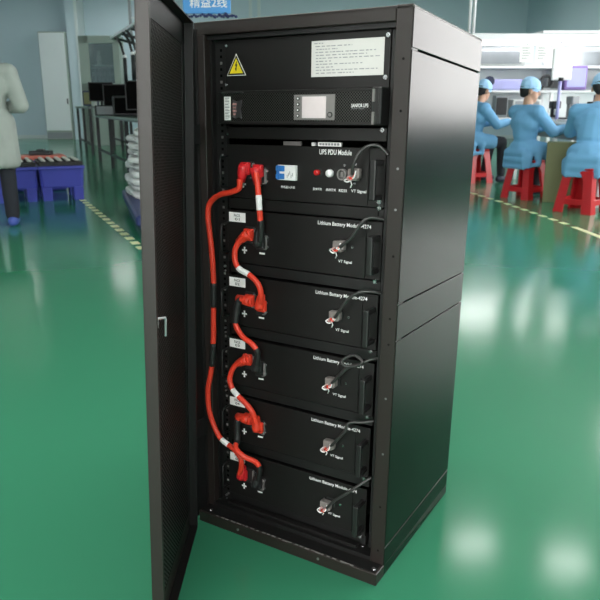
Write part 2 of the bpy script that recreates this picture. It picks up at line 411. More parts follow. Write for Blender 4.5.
# door: pan of folded sheet, hinged at the left, standing open
HX, HY, TH, LD, TD, ZB, ZTT = .0015, -.0837, -.527, .4469, .0224, .0079, 1.288
def dmap(c):
    x = HX-math.sin(TH)*c[0]*1+math.cos(TH)*c[1]; y = HY-math.cos(TH)*c[0]-math.sin(TH)*c[1]
    return skew((x, y, c[2]), .0118, .0171)
q = B(); fw = .0014
q.box(LD-.002, LD, 0, TD, ZB, ZTT, F); q.box(0, .002, 0, TD, ZB, ZTT, M['frame_dark'])
q.box(0, LD, 0, TD, ZB, ZB+.002, M['frame_dark']); q.box(0, LD, 0, TD, ZTT-.002, ZTT, M['frame_dark'])
q.box(LD-.050, LD, -.0012, .0012, ZB, ZTT, F); q.box(0, .03, -.0012, .0012, ZB, ZTT, M['frame_dark'])
q.box(0, LD, -.0012, .0012, ZB, ZB+.05, F); q.box(0, LD, -.0012, .0012, ZTT-.05, ZTT, M['frame_dark'])
q.box(LD-.012, LD-.002, TD-.002, TD, ZB, ZTT, F); q.box(0, .012, TD-.002, TD, ZB, ZTT, M['frame_dark'])
door = rbuild(q, 'door', cab, f=dmap); door['label'] = 'black door with perforated centre, swung open to the left'
q = B(); vs = [q.bm.verts.new(p) for p in ((.03, .0, ZB+.05), (LD-.05, .0, ZB+.05), (LD-.05, .0, ZTT-.05), (.03, .0, ZTT-.05))]
vb = [q.bm.verts.new(v.co-Vector((0, .001, 0))) for v in vs]
q.bm.faces.new(vs); q.bm.faces.new(vb[::-1])
for i in range(4): q.bm.faces.new((vs[i], vb[i], vb[(i+1) % 4], vs[(i+1) % 4]))
ul = q.bm.loops.layers.uv.new('UVMap')
for f in q.bm.faces:
    for l in f.loops: l[ul].uv = (l.vert.co.x, l.vert.co.z)
q.mats.append(M['door_perf']); o = rbuild(q, 'perforated_panel', door, f=dmap); o.location = (0, 0, 0)
q = B(); n_ = .010
q.tube([(.386, n_, .684), (.387, n_, .700), (.384, n_, .7022), (.314, n_, .6855), (.3095, n_, .6815), (.3115, n_, .646)], .0024, M['white_metal'], 8); rbuild(q, 'latch_wire', door, f=dmap)
for z in (.81, .45):
    q = B(); q.box(.385, .40, .0, .012, z, z+.035, M['frame_dark'], .001); rbuild(q, 'catch_block', door, f=dmap)

# ------------------------------------------------------------------ things in the rack
FY = .029    # plane of the face plates
def rack(name, label, cat, z, group=None): return thing(name, label, cat, (.26, .03, z), 0, group)
def screws(root, pts, y=FY, r=.0048):
    for x, z in pts:
        q = B(); q.cyl((x, y+.001, z), (x, y-.0035, z), r, M['chrome'], 12); q.cyl((x, y-.0034, z), (x, y-.0042, z), r*.45, M['steel'], 6); rbuild(q, 'screw', root)

# top blanking panel with warning triangle and document
t = rack('blanking_panel', 'top black blanking panel with yellow warning triangle and white printed sheet', 'panel', 1.15)
q = B(); q.box(.062, .4825, FY, FY+.004, 1.1485, 1.2615, M['face'], .0008); q.box(.07, .47, FY+.004, FY+.02, 1.152, 1.158, M['frame_dark']); rbuild(q, 'plate', t)
screws(t, [(.4768, 1.2505), (.4748, 1.169)])
screws(t, [(.0685, 1.249), (.066, 1.162)], r=.003)
q = B(); y = FY
def tri(cx, z0, w, h, inset): return [(cx-w/2+inset*1.75, z0+inset), (cx+w/2-inset*1.75, z0+inset), (cx, z0+h-inset*2.05)]
q.prism(tri(.0948, 1.1825, .055, .0485, 0), y-.0006, y, M['white']); q.prism(tri(.0948, 1.1825, .055, .0485, .0014), y-.0010, y-.0005, M['blackink'])
q.prism(tri(.0948, 1.1825, .055, .0485, .0048), y-.0014, y-.0009, M['yellow'])
q.prism([(.0965, 1.2135), (.0915, 1.2045), (.0945, 1.2045), (.0930, 1.1985), (.0915, 1.1985), (.0945, 1.1920), (.0970, 1.1985), (.0955, 1.1985), (.0985, 1.2075), (.0955, 1.2075), (.0985, 1.2135)], y-.0018, y-.0013, M['blackink'])
o = rbuild(q, 'warning_label', t); o['label'] = 'yellow triangle with black lightning bolt'
q = B(); q.box(.2965, .4688, y-.0007, y, 1.1738, 1.2475, M['document'])
rows = [(.303, .325), (.306, .395), (.308, .36), (.306, .45), (.308, .43), (.308, .46), (.308, .345), (.308, .42), (.308, .35), (.308, .455), (.308, .40)]
for i, (a, b_) in enumerate(rows):
    z = 1.2425-i*.0061; x = a
    while x < b_:
        w_ = random.uniform(.004, .012); q.box(x, min(x+w_, b_), y-.0010, y-.0006, z-.0013, z+.0007, M['ink']); x += w_+random.uniform(.0015, .005)
o = rbuild(q, 'document_sheet', t); o['label'] = 'white sheet with lines of small grey print'

# UPS
t = rack('ups_unit', 'slim black rack unit with grey display and perforated front below the top blanking panel', 'ups', 1.0725)
q = B(); q.box(.058, .462, .004, .30, 1.0725, 1.1445, M['chassis'], .001); q.box(.042, .0575, FY-.004, FY, 1.073, 1.144, M['face'], .001); rbuild(q, 'chassis', t)
def uvplate(name, x0, x1, y0, y1, z0, z1, m, root):
    q = B(); q.box(x0, x1, y0, y1, z0, z1, m); ul = q.bm.loops.layers.uv.new('UVMap')
    for f in q.bm.faces:
        for l in f.loops: l[ul].uv = (l.vert.co.x, l.vert.co.z)
    return rbuild(q, name, root)
uvplate('perforated_front', .0755, .461, -.001, .004, 1.0775, 1.1405, M['ups_perf'], t)
q = B(); q.box(.072, .4625, -.002, .006, 1.1405, 1.1455, M['face'], .0008); q.box(.072, .4625, -.002, .006, 1.0715, 1.0775, M['face'], .0008); q.box(.071, .0765, -.002, .006, 1.0715, 1.1455, M['face']); q.box(.4575, .4630, -.003, .006, 1.0715, 1.1455, M['face'], .0008); rbuild(q, 'front_frame', t)
q = B(); q.box(.272, .3735, -.0035, 0, 1.0815, 1.1345, M['bezel'], .001); bz = rbuild(q, 'display_bezel', t)
q = B(); q.box(.2935, .353, -.0045, -.003, 1.0855, 1.1305, M['screen'], .0006)
q2 = rbuild(q, 'display', bz)
for i in range(4):
    q = B(); z = 1.0905+i*.012; q.cyl((.2835, -.003, z), (.2835, -.0055, z), .0038, M['blackink'], 12); q.cyl((.2835, -.0056, z), (.2835, -.0060, z), .0020, M['white'], 8); rbuild(q, 'button', bz)
q = B(); q.cyl((.3637, -.003, 1.0925), (.3637, -.006, 1.0925), .006, M['blackink'], 14); q.cyl((.3637, -.006, 1.0925), (.3637, -.0068, 1.0925), .0038, M['bezel'], 12); rbuild(q, 'power_button', bz)
q = B(); q.box(.0815, .099, -.0026, -.001, 1.0805, 1.133, M['paper'])
for i in range(14): q.box(.084, .0965 if i % 3 else .0935, -.003, -.0024, 1.0835+i*.0035, 1.0835+i*.0035+(.0019 if i % 2 else .0011), M['ink'])
o = rbuild(q, 'barcode_label', t); o['label'] = 'white label with barcode lines'
q = B(); q.prism([(.1045, 1.0875), (.113, 1.0845), (.122, 1.087), (.1305, 1.0845), (.1275, 1.105), (.1315, 1.1255), (.118, 1.122), (.1055, 1.1265)], -.0026, -.001, M['steel'])
for i in range(4): q.box(.106, .114+.003*(i % 2), -.003, -.0024, 1.092+i*.0075, 1.0955+i*.0075, M['pink_plug'])
rbuild(q, 'silver_label', t)
q = B(); q.box(.074, .1355, -.0035, .004, 1.1405, 1.1432, M['chrome']); rbuild(q, 'metal_strip', t)
q = B(); q.text('SANFOR UPS', .4125, 1.1075, .0075, -.0014, M['white'], width=.039, bold=.01); rbuild(q, 'lettering', t); q = B(); q.text('power supply', .4130, 1.1035, .003, -.0014, M['ink'], width=.030); rbuild(q, 'lettering', t)
q = B(); q.box(.4635, .4855, -.010, FY-.002, 1.0715, 1.1475, M['chassis'], .002); q.box(.4650, .4705, -.013, -.009, 1.118, 1.143, M['bezel'], .0008); q.box(.4650, .4705, -.013, -.009, 1.0725, 1.098, M['bezel'], .0008); q.box(.479, .4865, -.013, -.009, 1.074, 1.146, M['handle'], .001); rbuild(q, 'ear_handle', t)

# second narrow blanking panel
t = rack('blanking_panel', 'narrow black blanking strip between the display unit and the power distribution module', 'panel', 1.0385)
q = B(); q.box(.0625, .4825, FY, FY+.004, 1.0395, 1.0665, M['face'], .0008); rbuild(q, 'plate', t)
screws(t, [(.4733, 1.0635)]); screws(t, [(.067, 1.049)], r=.003)

def face_parts(t, zp, zt, left_x=.062, right_x=.445, lower=True, depth=.34):
    q = B(); q.box(left_x+.004, right_x, FY+.003, depth, zp-.032, zt-.003, M['chassis'], .001); rbuild(q, 'chassis', t)
    q = B(); q.box(left_x, right_x, FY, FY+.003, zp-.033, zt, M['face'], .0012)
    rbuild(q, 'face_plate', t)
    q = B(); q.box(right_x, .4825, FY+.001, FY+.004, zp-.033, zt, M['face'], .0008); rbuild(q, 'rack_ear', t)
    # right grip
    q = B(); q.box(.4655, .4805, -.014, -.006, zp-.016, zp+.070, M['handle'], .003, 2)
    for z in (zp-.010, zp+.064): q.box(.468, .479, -.008, FY+.001, z-.006, z+.006, M['handle'], .0015)
    rbuild(q, 'handle', t)
    q = B(); x = left_x+.0015
    q.tube([(x, FY, zp-.010), (x, .004, zp-.008), (x, .0, zp-.002), (x, .0, zp+.056), (x, .004, zp+.063), (x, FY, zp+.065)], .0030, M['chassis'], 8); rbuild(q, 'handle', t)
    if lower:
        q = B(); q.box(left_x+.004, .4825, FY+.006, FY+.03, zp-.062, zp-.036, M['frame_dark'], .001); rbuild(q, 'lower_flange', t)
def terminal(t, x, z, name):
    q = B(); q.box(x-.014, x+.012, FY-.006, FY+.001, z-.021, z+.021, M['sleeve'], .001)
    q.box(x+.011, x+.014, FY-.007, FY, z-.017, z+.017, M['bezel']); q.box(x+.006, x+.012, FY-.007, FY, z-.0185, z-.0165, M['bezel'])
    for s in (-1, 1): q.cyl((x+.0165, FY, z+s*.012), (x+.0165, FY-.003, z+s*.012), .0026, M['chrome'], 8)
    rbuild(q, name, t)
def sign_bars(t, xp, zp, xm, zm):
    q = B(); q.box(xp-.0075, xp+.0075, FY-.0006, FY, zp-.0021, zp+.0021, M['white']); q.box(xp-.0021, xp+.0021, FY-.0006, FY, zp-.0085, zp+.0085, M['white']); q.box(xm-.0085, xm+.0075, FY-.0006, FY, zm-.0022, zm+.0022, M['white']); rbuild(q, 'polarity_marks', t)

# power distribution module
t = rack('power_distribution_module', 'black power distribution module with blue and white breaker, red and white buttons', 'power module', .872)
zp = .932
face_parts(t, zp, 1.0255)
q = B(); q.box(.066, .470, FY+.002, FY+.006, .872, .8975, M['face'], .0008); rbuild(q, 'front_strip', t)
screws(t, [(.4735, .9115), (.4742, .8985)])
q = B()
q.box(.214, .262, .047, .052, 1.0265, 1.0355, M['bezel']); rbuild(q, 'terminal_strip', t); q = B(); q.box(.292, .300, .042, .052, 1.0262, 1.0345, M['white_plastic'], .001); rbuild(q, 'terminal_knob', t); q = B(); q.box(.307, .366, .046, .052, 1.0265, 1.0352, M['paper'])
for i in range(7): q.box(.311+i*.0075, .3165+i*.0075, .0455, .0461, 1.0285, 1.0335, M['ink'])
rbuild(q, 'terminal_strip', t)
terminal(t, .131, .966, 'positive_terminal'); terminal(t, .166, .954, 'negative_terminal'); sign_bars(t, .1115, .932, .1555, .9318)
# breaker: blue toggles on a white body
q = B(); q.box(.215, .2645, FY-.010, FY, .9475, .982, M['white_plastic'], .001); bk = rbuild(q, 'circuit_breaker', t)
for z0 in (.9495, .9675):
    q = B(); q.box(.2150, .2355, FY-.0125, FY-.0095, z0, z0+.013, M['blue_sw'], .001); q.box(.2145, .2225, FY-.017, FY-.012, z0+.001, z0+.012, M['blue_sw'], .0015); rbuild(q, 'toggle', bk)
q = B(); q.box(.2150, .2215, FY-.0130, FY-.0095, .9485, .981, M['blue_sw']); rbuild(q, 'blue_edge', bk)
q = B()
for i in range(5): q.box(.242+.0035*i, .2435+.0035*i, FY-.0106, FY-.0099, .953+.004*(i % 3), .9545+.004*(i % 3)+.006, M['ink'])
rbuild(q, 'fine_print', bk)
q = B(); q.cyl((.3215, FY, .9685), (.3215, FY-.004, .9685), .0085, M['blackink'], 16); q.cyl((.3215, FY-.004, .9685), (.3215, FY-.015, .9685), .0065, M['red_btn'], 16); q.ball((.3215, FY-.015, .9685), (.0065, .003, .0065), M['red_btn']); o = rbuild(q, 'push_button', t); o['label'] = 'red push button'
q = B(); q.cyl((.352, FY, .968), (.352, FY-.005, .968), .0095, M['chrome'], 16); q.cyl((.352, FY-.005, .968), (.352, FY-.012, .968), .008, M['white_plastic'], 16); q.ball((.352, FY-.012, .968), (.008, .003, .008), M['white_plastic']); o = rbuild(q, 'push_button', t); o['label'] = 'white push button with steel ring'
q = B()
for a in range(24):
    a0 = 2*PI*a/24; a1 = 2*PI*(a+1)/24
    q.hull([(.3830+r_*math.cos(w), yy, .9665+r_*1.1*math.sin(w)) for r_ in (.0085, .0115) for w in (a0, a1) for yy in (FY-.010, FY)], M['bezel'])
q.cyl((.3830, FY, .9665), (.3830, FY-.004, .9665), .0088, M['blackink'], 16); q.box(.379, .387, FY-.0075, FY-.003, .960, .9725, M['bezel'], .001); rbuild(q, 'round_socket', t)
q = B(); q.box(.408, .4265, FY-.006, FY, .955, .983, M['sleeve'], .001)
for x, z in ((.4135, .989), (.412, .949), (.386, .987)): q.cyl((x, FY, z), (x, FY-.002, z), .003, M['chrome'], 8)
rbuild(q, 'signal_socket', t)
q = B()
q.text('市电输入开关', .2195, .928, .0065, FY-.0004, M['white'], width=.0385, bold=.010); rbuild(q, 'lettering', t); q = B(); q.text('急停开关', .306, .928, .0065, FY-.0004, M['white'], width=.0235, bold=.010)
rbuild(q, 'lettering', t); q = B(); q.text('启动开关', .340, .928, .0065, FY-.0004, M['white'], width=.0255, bold=.010); rbuild(q, 'lettering', t); q = B(); q.text('RS232', .373, .928, .006, FY-.0004, M['white'], width=.020, bold=.02)
rbuild(q, 'lettering', t); q = B(); q.text('VT Signal', .4035, .9265, .0085, FY-.0004, M['white'], width=.037, bold=.010); rbuild(q, 'lettering', t); q = B(); q.text('UPS PDU Module', .321, 1.0085, .0115, FY-.0004, M['white'], width=.081, bold=.010)
rbuild(q, 'lettering', t)

# five battery modules
def battery(zp, label):
    t = rack('battery_module', label, 'battery module', zp-.033, 'battery modules in the rack')
    face_parts(t, zp, zp+.0985)
    terminal(t, .1335, zp+.040, 'positive_terminal'); terminal(t, .1665, zp+.026, 'negative_terminal'); sign_bars(t, .1135, zp, .1665, zp-.003)
    q = B(); q.text('Lithium Battery Module-4274', .321, zp+.079, .0115, FY-.0004, M['white'], width=.135, bold=.010); rbuild(q, 'lettering', t); q = B(); q.text('VT Signal', .3765, zp-.004, .0085, FY-.0004, M['white'], width=.035, bold=.010); rbuild(q, 'lettering', t)
    q = B(); q.box(.374, .397, FY-.004, FY, zp+.024, zp+.048, M['sleeve'], .001); q.cyl((.4115, FY, zp+.036), (.4115, FY-.002, zp+.036), .003, M['chrome'], 8); q.cyl((.365, FY, zp+.0395), (.365, FY-.002, zp+.0395), .0022, M['steel'], 8); rbuild(q, 'signal_socket', t)
    screws(t, [(.4715, zp-.0365)], y=FY)
    q = B(); q.cyl((.051, FY+.004, zp-.048), (.051, FY-.001, zp-.048), .0032, M['steel'], 8); q.cyl((.051, FY+.004, zp-.060), (.051, FY, zp-.060), .0026, M['steel'], 8); rbuild(q, 'screw', t)
    return t
LB = ['black battery module directly below the power distribution module', 'second battery module below the power distribution module',
      'middle one of the five black battery modules', 'black battery module just above the lowest one', 'lowest black battery module just above the cabinet plinth']
b0 = battery(.769, LB[0]); mods = [b0]
DZ = .1658
for k in range(1, 5):
    dz = -DZ*k
    m_ = dup(b0, b0.location+Vector((SX*dz-.0021*k, SY*dz, dz)), label=LB[k]); mods.append(m_)
for k, t in enumerate(mods):
    zz = .769-DZ*k; xx = .0021*k
    q = B(); x0 = .0675-xx
    q.box(x0, x0+.0495, FY-.0008, FY, zz+.069, zz+.0925, M['paper'])
    q.text('PACK', x0+.025, zz+.0815, .007, FY-.0010, M['blackink'], align='CENTER', width=.019, bold=.01); q.text('0%d' % (k+1), x0+.025, zz+.0725, .007, FY-.0010, M['blackink'], align='CENTER', width=.014, bold=.01)
    rbuild(q, 'number_label', t)
    if k == 4: screws(t, [(.4692, .0420)])

# ------------------------------------------------------------------ power cables
def spline(pts, n=10):
    P = [Vector(p) for p in pts]; out = []
    for i in range(len(P)-1):
        p0, p1, p2, p3 = P[max(i-1, 0)], P[i], P[i+1], P[min(i+2, len(P)-1)]
        for k in range(n):
            s = k/n
            out.append(.5*((2*p1)+(-p0+p2)*s+(2*p0-5*p1+4*p2-p3)*s*s+(-p0+3*p1-3*p2+p3)*s**3))
    out.append(P[-1]); return out
def sub(path, cond):
    idx = [i for i, p in enumerate(path) if cond(p)]
    return path[idx[0]:idx[-1]+1]
RC = .0070
def plug(root, x, z, m, down, name='plug', sq=False):
    """right-angled plug: a body on the terminal, a boot towards the cable"""
    q = B(); d = Vector(down).normalized()
    q.box(x-.0135, x+.0125, FY-.021, FY-.0075, z-.015, z+.015, m, .004, 2)
    if sq: q.box(x-.010, x+.0115, FY-.026, FY-.020, z-.012, z+.013, m, .004, 2)
    p0 = Vector((x-.002, FY-.021, z)); p1 = p0+d*.032
    q.tube([p0-d*.008, p0, p0+d*.012, p1], [.0115, .0128, .0120, .0092], m, 12)
    rbuild(q, name, root)
def cable(label, pts, ends, bands, r=RC, m='red_cable'):
    c = [((p[0], p[2] if len(p) > 2 else .004, p[1])) for p in pts]
    path = spline(c)
    loc = skew(c[0]); t = thing('power_cable', label, 'cable', loc, 0, 'red power cables in the rack')
    q = B(); q.tube(path, r, M[m], 12); rbuild(q, 'cable', t)
    for nm, mm, cond, ex in bands:
        q = B(); q.tube(sub(path, cond), r+ex, M[mm], 12); o = rbuild(q, nm, t)
    for e_ in ends: plug(t, *e_)
    return t
Y2 = -.004
cable('long red power cable running down the left rail to the lowest module',
  [(.1225, .945, -.002), (.1194, .9243, 0), (.0985, .9137, -.002), (.0623, .9044, -.004), (.0341, .8831, -.004), (.027, .8529, -.004), (.0318, .8031, -.004), (.0368, .7527, -.004), (.0382, .688, -.002), (.0361, .6082, -.002), (.0339, .5262, -.003), (.0269, .4467, -.004), (.0169, .3875, -.008), (.0186, .3297, -.008), (.0343, .2833, -.008), (.0573, .2535, -.010), (.0838, .2426, -.012), (.110, .2318, -.014), (.1261, .2126, -.014), (.1225, .1817, -.008), (.112, .160, -.002)],
  [(.128, .970, M['red_plug'], (-.2, 0, -1), 'plug', True), (.112, .148, M['red_plug'], (.25, -.05, 1))],
  [('heat_shrink', 'sleeve', lambda p: .615 < p.z < .688, .0006), ('heat_shrink', 'sleeve', lambda p: .452 < p.z < .520, .0006), ('white_band', 'white', lambda p: .0585 < p.x < .0855 and p.z < .3, .0004)])
cable('red cable with white band dropping from the power distribution module to a black plug',
  [(.1690, .962, 0), (.1742, .9365, -.002), (.1797, .9112, -.006), (.1825, .8761, -.006), (.1838, .8549, -.005), (.1850, .8383, -.003), (.1790, .7995, .002)],
  [(.1650, .966, M['red_plug'], (.15, 0, -1)), (.170, .795, M['sleeve'], (.1, 0, 1))],
  [('white_band', 'white', lambda p: .876 < p.z < .912, .0004), ('heat_shrink', 'sleeve', lambda p: p.z < .853, .0008)])
cable('red cable with white band curving from the first to the second battery module',
  [(.1316, .8104, .0), (.1207, .7987, 0), (.1083, .7727, -.004), (.1109, .7428, -.006), (.1258, .7268, -.008), (.1526, .7174, -.009), (.1762, .7002, -.008), (.1849, .6787, -.006), (.1800, .6474, .0)],
  [(.1365, .8115, M['red_cable'], (-.8, 0, -.65), 'plug', True), (.174, .636, M['red_cable'], (.2, 0, 1))],
  [('white_band', 'white', lambda p: .119 < p.x < .1535 and .71 < p.z < .737, .0004)])
cable('red and black cable from the second battery module to the third one',
  [(.134, .6513, .0), (.1155, .6405, -.002), (.1088, .598, -.005), (.1116, .5772, -.007), (.133, .5541, -.009), (.1604, .5403, -.009), (.1755, .5191, -.006), (.1680, .483, .0)],
  [(.138, .645, M['red_cable'], (-1, 0, .1), 'plug', True), (.163, .470, M['sleeve'], (.15, 0, 1))],
  [('heat_shrink', 'sleeve', lambda p: p.x < .125 and .585 < p.z < .66, .0016), ('heat_shrink', 'sleeve', lambda p: p.z < .530, .0004)])
cable('red cable with white band curving from the third to the fourth battery module',
  [(.1250, .4840, .0), (.1005, .4668, -.002), (.0871, .4336, -.005), (.0963, .4046, -.007), (.1185, .387, -.008), (.1437, .3701, -.008), (.1593, .3512, -.006), (.1670, .3195, .0)],
  [(.130, .486, M['red_cable'], (-.85, 0, -.5), 'plug', True), (.164, .303, M['red_cable'], (-.05, 0, 1))],
  [('white_band', 'white', lambda p: .096 < p.x < .1185 and p.z < .41, .0004)])
cable('red and black cable from the fourth battery module to the lowest one',
  [(.1274, .3264, .0), (.1079, .3161, -.002), (.1095, .2643, -.006), (.1201, .2493, -.028), (.1458, .2327, -.028), (.1713, .2163, -.012), (.1807, .1955, -.006), (.1720, .1581, .0)],
  [(.132, .320, M['red_cable'], (-1, 0, .1), 'plug', True), (.160, .137, M['sleeve'], (.3, 0, 1))],
  [('heat_shrink', 'sleeve', lambda p: p.x < .125 and .254 < p.z < .32, .0012), ('heat_shrink', 'sleeve', lambda p: p.z < .207, .0004)])

# ------------------------------------------------------------------ signal cables with pale plugs
def signal(label, pts, px, pz, along=(.6, .6)):
    c = [(p[0], p[2] if len(p) > 2 else .004, p[1]) for p in pts]
    t = thing('signal_cable', label, 'cable', skew(c[0]), 0, 'signal cables with pale plugs')
    q = B(); q.tube(spline(c), .0037, M['grey_cable'], 10); rbuild(q, 'cable', t)
    q = B(); q.box(px-.016, px+.008, FY-.021, FY-.0035, pz-.012, pz+.013, M['grey_plug'], .003, 2); q.box(px-.004, px+.014, FY-.024, FY-.008, pz-.007, pz+.015, M['grey_plug'], .003, 2); rbuild(q, 'plug', t)
    for i in range(4):
        q = B(); a = random.uniform(-.3, .3)
        q.tube(spline([(px-.013+i*.005, FY-.019, pz-.006+.004*(i % 2)), (px-.018+i*.006, FY-.028, pz-.010+a*.01+i*.002), (px-.006+i*.004, FY-.030, pz-.013+i*.003), (px+.008, FY-.026, pz+.004+i*.002)], 5), .0017, M[['white', 'pink_plug', 'red_cable', 'white'][i]], 6); rbuild(q, 'wire', t)
    q = B(); q.tube([(px-.006, FY-.024, pz-.010), (px-.004, FY-.020, pz-.020), (px-.008, FY-.018, pz-.027)], .0014, M['white'], 6); rbuild(q, 'wire', t)
    return t
signal('grey signal cable plugged into the power distribution module', [(.4195, .9692, -.001), (.4225, .9800, -.006), (.4275, .996, -.008), (.4360, 1.014, -.004), (.4500, 1.0290, .008), (.4700, 1.0300, .018), (.490, 1.012, .026)], .4185, .967)
signal('grey signal cable plugged into the first battery module below the breaker', [(.3950, .8082, -.001), (.4241, .8312, -.006), (.4403, .8547, -.006), (.454, .8733, -.004), (.4703, .879, .006), (.4892, .8750, .020)], .3865, .8065)
signal('grey signal cable plugged into the second battery module', [(.3874, .6424, -.001), (.4047, .6665, -.006), (.4242, .6938, -.006), (.4511, .712, -.004), (.4779, .7136, .010), (.490, .709, .020)], .3815, .6405)
signal('coiled grey signal cable plugged into the middle battery module', [(.3846, .4794, -.001), (.4078, .507, -.006), (.4279, .529, -.008), (.4499, .538, -.010), (.4653, .550, -.008), (.4440, .561, -.004), (.4240, .5535, -.006), (.4130, .541, -.008), (.4260, .533, -.010), (.4520, .540, -.006), (.4760, .553, .006), (.490, .5558, .02)], .376, .473)
signal('grey signal cable plugged into the battery module above the lowest one', [(.3868, .3148, -.001), (.4131, .3484, -.006), (.4264, .3680, -.006), (.4320, .3860, -.004), (.4460, .3930, .0), (.4673, .3948, .006), (.4877, .3984, .02)], .3755, .3075)
signal('grey signal cable plugged into the lowest battery module', [(.3805, .1409, -.001), (.4023, .1706, -.006), (.4373, .2039, -.008), (.4680, .2330, .0), (.4890, .2500, .018)], .3705, .1360)

# ------------------------------------------------------------------ people: one fused body each, clothing as children
def fused(name, caps, mats, parent, voxel, smooth=6):
    """tapered capsules and ellipsoids fused into one continuous skin"""
    q = B()
    def sph(c, r):
        out = []
        rr = r if hasattr(r, '__len__') else (r, r, r)
        for i in range(1, 6):
            ph = PI*i/6
            for k in range(10):
                th = 2*PI*k/10
                out.append((c[0]+rr[0]*math.sin(ph)*math.cos(th), c[1]+rr[1]*math.sin(ph)*math.sin(th), c[2]+rr[2]*math.cos(ph)))
        out += [(c[0], c[1], c[2]+rr[2]), (c[0], c[1], c[2]-rr[2])]
        return out
    for c in caps:
        if len(c) == 2: q.hull(sph(c[0], c[1]))
        else: q.hull(sph(c[0], c[1])+sph(c[2], c[3]))
    me = bpy.data.meshes.new('tmp'); q.bm.to_mesh(me); q.bm.free()
    o = bpy.data.objects.new('tmp', me); COL.objects.link(o)
    r = o.modifiers.new('r', 'REMESH'); r.mode = 'VOXEL'; r.voxel_size = voxel; r.use_smooth_shade = True
    s = o.modifiers.new('s', 'SMOOTH'); s.factor = .5; s.iterations = smooth
    dg = bpy.context.evaluated_depsgraph_get(); dg.update()
    m2 = bpy.data.meshes.new_from_object(o.evaluated_get(dg)); m2.name = name
    bpy.data.objects.remove(o); bpy.data.meshes.remove(me)
    m2.materials.clear(); m2.materials.append(mats)
    ob = bpy.data.objects.new(name, m2); COL.objects.link(ob); ob.parent = parent
    return ob

def hand(c, w, hnd, side, curl=.5):
    """palm and five fingers from wrist w along direction hnd (unit), thumb on the inner side"""
    d = Vector(hnd).normalized(); up = Vector((0, 0, 1))
    lat = d.cross(up).normalized()*side; nrm = lat.cross(d).normalized()
    if nrm.z > 0: nrm = -nrm
    w = Vector(w); p1 = w+d*.085
    for k in (-1.2, -.4, .4, 1.2): c.append((w+d*.015+lat*k*.012, .013, w+d*.08+lat*k*.017, .011))
    for k, L in ((-1.5, .058), (-.5, .074), (.5, .080), (1.5, .070)):
        a0 = w+d*.082+lat*k*.0165; a1 = a0+d*L*.45+nrm*L*.18*curl; a2 = a1+d*L*.30+nrm*L*.35*curl; a3 = a2+d*L*.15+nrm*L*.28*curl
        c += [(a0, .009, a1, .0082), (a1, .0082, a2, .0075), (a2, .0075, a3, .0065)]
    t0 = w+d*.022+lat*.022; t1 = t0+d*.035+lat*.030+nrm*.01; t2 = t1+d*.032+lat*.006+nrm*.012
    c += [(t0, .013, t1, .0105), (t1, .0105, t2, .0085)]

def head(c, h, yaw=0., pitch=0.):
    R_ = Matrix.Rotation(yaw, 3, 'Z') @ Matrix.Rotation(pitch, 3, 'X'); h = Vector(h)
    P = lambda x, y, z: h+R_ @ Vector((x, y, z))
    c += [(P(0, -.012, .035), .088, P(0, .012, .035), .086), (P(0, .035, -.03), .062, P(0, .050, -.070), .042), (P(0, .05, -.045), .05, P(0, .062, -.085), .030),
          (P(0, .098, .018), .011, P(0, .112, -.018), .015), (P(-.018, .088, -.052), .010, P(.018, .088, -.052), .010),
          (P(-.083, -.01, .012), .016, P(-.086, -.014, -.022), .011), (P(.083, -.01, .012), .016, P(.086, -.014, -.022), .011)]
    return P

